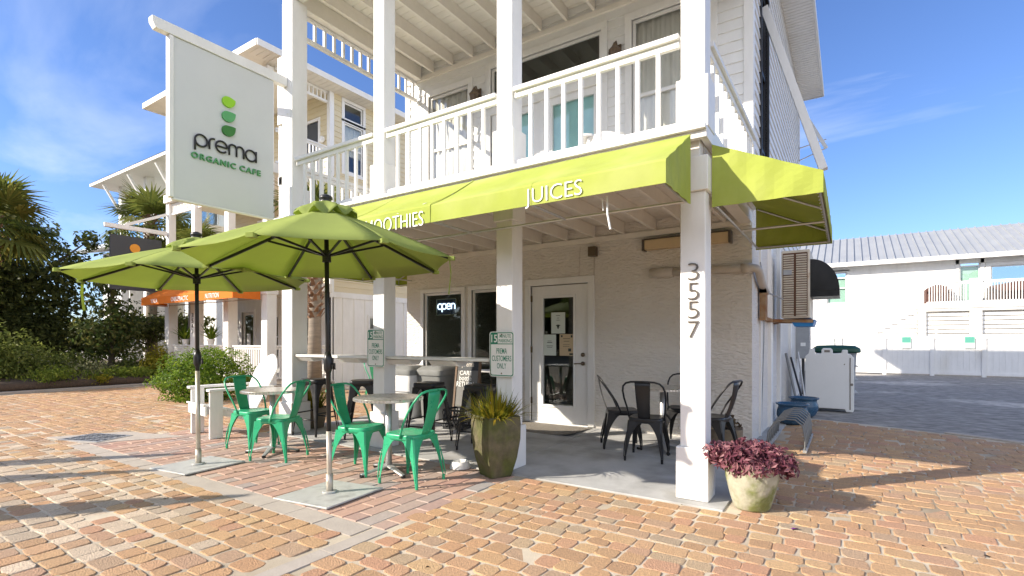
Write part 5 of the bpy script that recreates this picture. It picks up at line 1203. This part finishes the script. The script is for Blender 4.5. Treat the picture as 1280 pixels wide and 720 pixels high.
sh = [('spiky grey green shrub nearest the left edge of the bed',-17.6,3.55,.55,.75,'l_olive',500),('feathery green juniper low by the kerb, left part of the bed',-17.35,4.6,.40,.85,'l_juniper',620),('tall grey green bush behind the juniper',-18.3,4.6,.80,1.0,'l_olive',1200),('silver blue bush in the middle of the bed',-17.7,5.35,.50,.7,'l_grey',520),('broad low juniper spreading in the middle of the bed',-17.6,6.0,.38,.95,'l_juniper',900),('small yellow bush at the kerb in the middle of the bed',-17.05,5.42,.22,.32,'l_yellow',220),('bright yellow upright shrub beside the white porch column',-17.55,7.05,.75,.55,'l_yellow',900),('pale variegated tall shrub touching the porch column',-18.1,7.75,1.0,.62,'l_grey',1200),('olive bush behind the yellow shrub',-18.6,6.9,.7,.7,'l_olive',800),('low green cover under the yellow shrub',-17.2,6.65,.28,.5,'l_juniper',320),('wide olive bush at the foot of the oak',-19.2,5.4,.75,1.1,'l_olive',1300),('small olive bush in front of the far fan palm',-18.3,3.6,.9,.9,'l_olive',1000)]
for i,(l,x,y,h,r,mt,n) in enumerate(sh):
    h *= 1.2; r *= .98; n = int(n*1.35); g = random.Random(i+50); bl = [(0,0,h*.55,r*.8,r*.8,h*.55,n//2)]+[(g.uniform(-.5,.5)*r,g.uniform(-.6,.6)*r,h*g.uniform(.35,.8),r*.5,r*.5,h*.42,n//6) for _ in range(4)]
    shrub('garden_shrub',l,'shrub',(x,y,.08),bl,.085 if mt != 'l_juniper' else .10,i+20,M[mt],'shrubs in the planting bed',3.2 if mt == 'l_juniper' else 2.0,.35)
bl = [(0,0,.48,.95,.95,.52,4200),(-.45,-.35,.42,.62,.6,.45,1700),(.4,.35,.58,.68,.65,.48,2000),(.45,-.4,.44,.55,.55,.44,1500),(-.1,.1,.75,.62,.62,.36,1600)]
shrub('clipped_bush','round glossy green clipped bush left of the white lounge chair','bush',(-11.75,5.62,-.01),[tuple(q*.9 for q in b[:2])+(b[2],)+tuple(q*.88 for q in b[3:5])+b[5:] for b in bl],.062,71,M['l_bush'],None,1.9,.72)
# trees across the street behind the camera (the windows mirror them)
for i,(x,h) in enumerate(((-34,9),(-27,10),(-20,8.5),(-13,10),(-6,9),(1,10.5),(8,9),(15,10))):
    tree('street_tree',['tall oak','broad oak','low oak','dense oak','round oak','towering oak','leaning oak','wide oak'][i]+' in the row of trees across the street',(x,-23-(i%3)*1.5,0),h,[(0,0,h*.62,4.2,3.0,h*.32,2200),(1.2,.6,h*.78,2.6,2.0,h*.18,700),(-1.4,-.3,h*.28,3.4,2.0,h*.30,1500),(2,.2,h*.2,3.0,1.6,h*.22,900)],.75,90+i,M['l_dark'],'trees across the street',.3)
shrub('garden_shrub','tall dark bush in front of the fan palm trunk','shrub',(-18.255,3.45,.05),[(0,0,1.0,.75,.75,.95,1300),(.1,.7,.8,.6,.6,.7,700),(0,-.6,1.2,.6,.6,.9,700)],.11,88,M['l_olive'],'shrubs in the planting bed',2,.3)
tree('dark_shrub_tree','tall dark leafy thicket at the left edge under the large oak',(-20.8,4.0,.05),2.6,[(0,0,1.5,1.3,1.3,1.3,2200),(.3,.9,1.3,.9,.9,1.0,1000),(-.3,-.8,1.7,1.0,1.0,1.2,1200)],.13,47,M['l_dark'],'trees in the planting bed',.08,2,.3)
# ------------------------------------------------------------------ sky, sun, camera
w = bpy.data.worlds.new('World'); scene.world = w; w.use_nodes = True; nt = w.node_tree; N = nt.nodes; L = nt.links
bg = N['Background']; sky = N.new('ShaderNodeTexSky'); sky.sky_type = 'NISHITA'; sky.sun_disc = False
EL, = (R(27.3),); sky.sun_elevation = EL; sky.sun_rotation = math.atan2(-math.cos(AZ),-math.sin(AZ)) % (2*math.pi)
sky.altitude = 0; sky.air_density = 1.0; sky.dust_density = .35; sky.ozone_density = 2.3
tc = N.new('ShaderNodeTexCoord'); sp = N.new('ShaderNodeSeparateXYZ'); L.new(tc.outputs['Generated'], sp.inputs[0])
def mth(op,a,b=None,c=None):
    n = N.new('ShaderNodeMath'); n.operation = op
    for i,v in enumerate((a,b,c)):
        if v is None: continue
        if isinstance(v,(int,float)): n.inputs[i].default_value = v
        else: L.new(v,n.inputs[i])
    return n.outputs[0]
zz = mth('MAXIMUM', mth('ADD', sp.outputs[2], .10), .05)
cb = N.new('ShaderNodeCombineXYZ'); L.new(mth('DIVIDE',sp.outputs[0],zz),cb.inputs[0]); L.new(mth('DIVIDE',sp.outputs[1],zz),cb.inputs[1])
mp = N.new('ShaderNodeMapping'); mp.inputs['Rotation'].default_value = (0,0,R(-25)); mp.inputs['Scale'].default_value = (.5,1.35,1); mp.inputs['Location'].default_value = (.3,.75,0); L.new(cb.outputs[0],mp.inputs[0])
n1 = N.new('ShaderNodeTexNoise'); n1.inputs['Scale'].default_value = .95; n1.inputs['Detail'].default_value = 9; n1.inputs['Roughness'].default_value = .56; n1.inputs['Distortion'].default_value = .5; L.new(mp.outputs[0],n1.inputs['Vector'])
mr = N.new('ShaderNodeMapRange'); mr.inputs[1].default_value = .50; mr.inputs[2].default_value = .82; mr.inputs[3].default_value = 0; mr.inputs[4].default_value = .72; bk = mth('MULTIPLY_ADD', sp.outputs[0], .45, mth('MULTIPLY', sp.outputs[1], -.89))      # unseen cloud added behind the camera to lift the fill light
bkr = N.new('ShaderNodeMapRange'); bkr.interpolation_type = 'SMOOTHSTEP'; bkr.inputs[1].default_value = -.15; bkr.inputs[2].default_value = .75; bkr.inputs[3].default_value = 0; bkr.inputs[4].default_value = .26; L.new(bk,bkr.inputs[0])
rt = mth('MULTIPLY_ADD', sp.outputs[0], .70, mth('MULTIPLY', sp.outputs[1], .71))       # clearer sky over the gravel lot
rtr = N.new('ShaderNodeMapRange'); rtr.interpolation_type = 'SMOOTHSTEP'; rtr.inputs[1].default_value = .25; rtr.inputs[2].default_value = .85; rtr.inputs[4].default_value = -.13; L.new(rt,rtr.inputs[0])
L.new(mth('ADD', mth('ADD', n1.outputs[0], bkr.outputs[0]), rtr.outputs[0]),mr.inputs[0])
mx = N.new('ShaderNodeMix'); mx.data_type = 'RGBA'; L.new(mr.outputs[0],mx.inputs[0]); tn_ = N.new('ShaderNodeMix'); tn_.data_type = 'RGBA'; tn_.blend_type = 'MULTIPLY'; tn_.inputs[0].default_value = 1; L.new(sky.outputs[0],tn_.inputs[6]); tn_.inputs[7].default_value = (.64,.76,1.05,1); L.new(tn_.outputs[2],mx.inputs[6]); ccol = N.new('ShaderNodeMix'); ccol.data_type = 'RGBA'; bk2 = N.new('ShaderNodeMapRange'); bk2.inputs[1].default_value = 0; bk2.inputs[2].default_value = .26; L.new(bkr.outputs[0],bk2.inputs[0]); L.new(bk2.outputs[0],ccol.inputs[0]); ccol.inputs[6].default_value = (5.6,6.0,6.8,1); ccol.inputs[7].default_value = (11.6,11.6,11.8,1); L.new(ccol.outputs[2],mx.inputs[7])  # added cloud behind the camera is made brighter for more fill
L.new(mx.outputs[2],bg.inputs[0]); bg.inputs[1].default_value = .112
sd = bpy.data.lights.new('sun','SUN'); sd.energy = 4.4; sd.angle = R(.53); sd.color = (1,.90,.76)
so = bpy.data.objects.new('sun',sd); C.objects.link(so)
so.rotation_euler = Vector((math.cos(AZ)*math.cos(EL),math.sin(AZ)*math.cos(EL),-math.sin(EL))).to_track_quat('-Z','Y').to_euler()
cd = bpy.data.cameras.new('camera'); cam = bpy.data.objects.new('camera',cd); C.objects.link(cam); scene.camera = cam
cam.location = (0,0,1.3); cam.rotation_euler = (R(90),0,math.atan2(420,639)); cd.sensor_width = 36; cd.lens = 36*639/1280; cd.shift_y = 65/1280; cd.clip_end = 1500; cd.clip_start = .05
scene.view_settings.view_transform = 'Standard'; scene.view_settings.look = 'None'; scene.view_settings.exposure = 0.93; scene.view_settings.gamma = 1
scene.cycles.use_denoising = True; scene.cycles.max_bounces = 8; scene.cycles.diffuse_bounces = 4; scene.cycles.transparent_max_bounces = 12; scene.cycles.caustics_reflective = False; scene.cycles.caustics_refractive = False
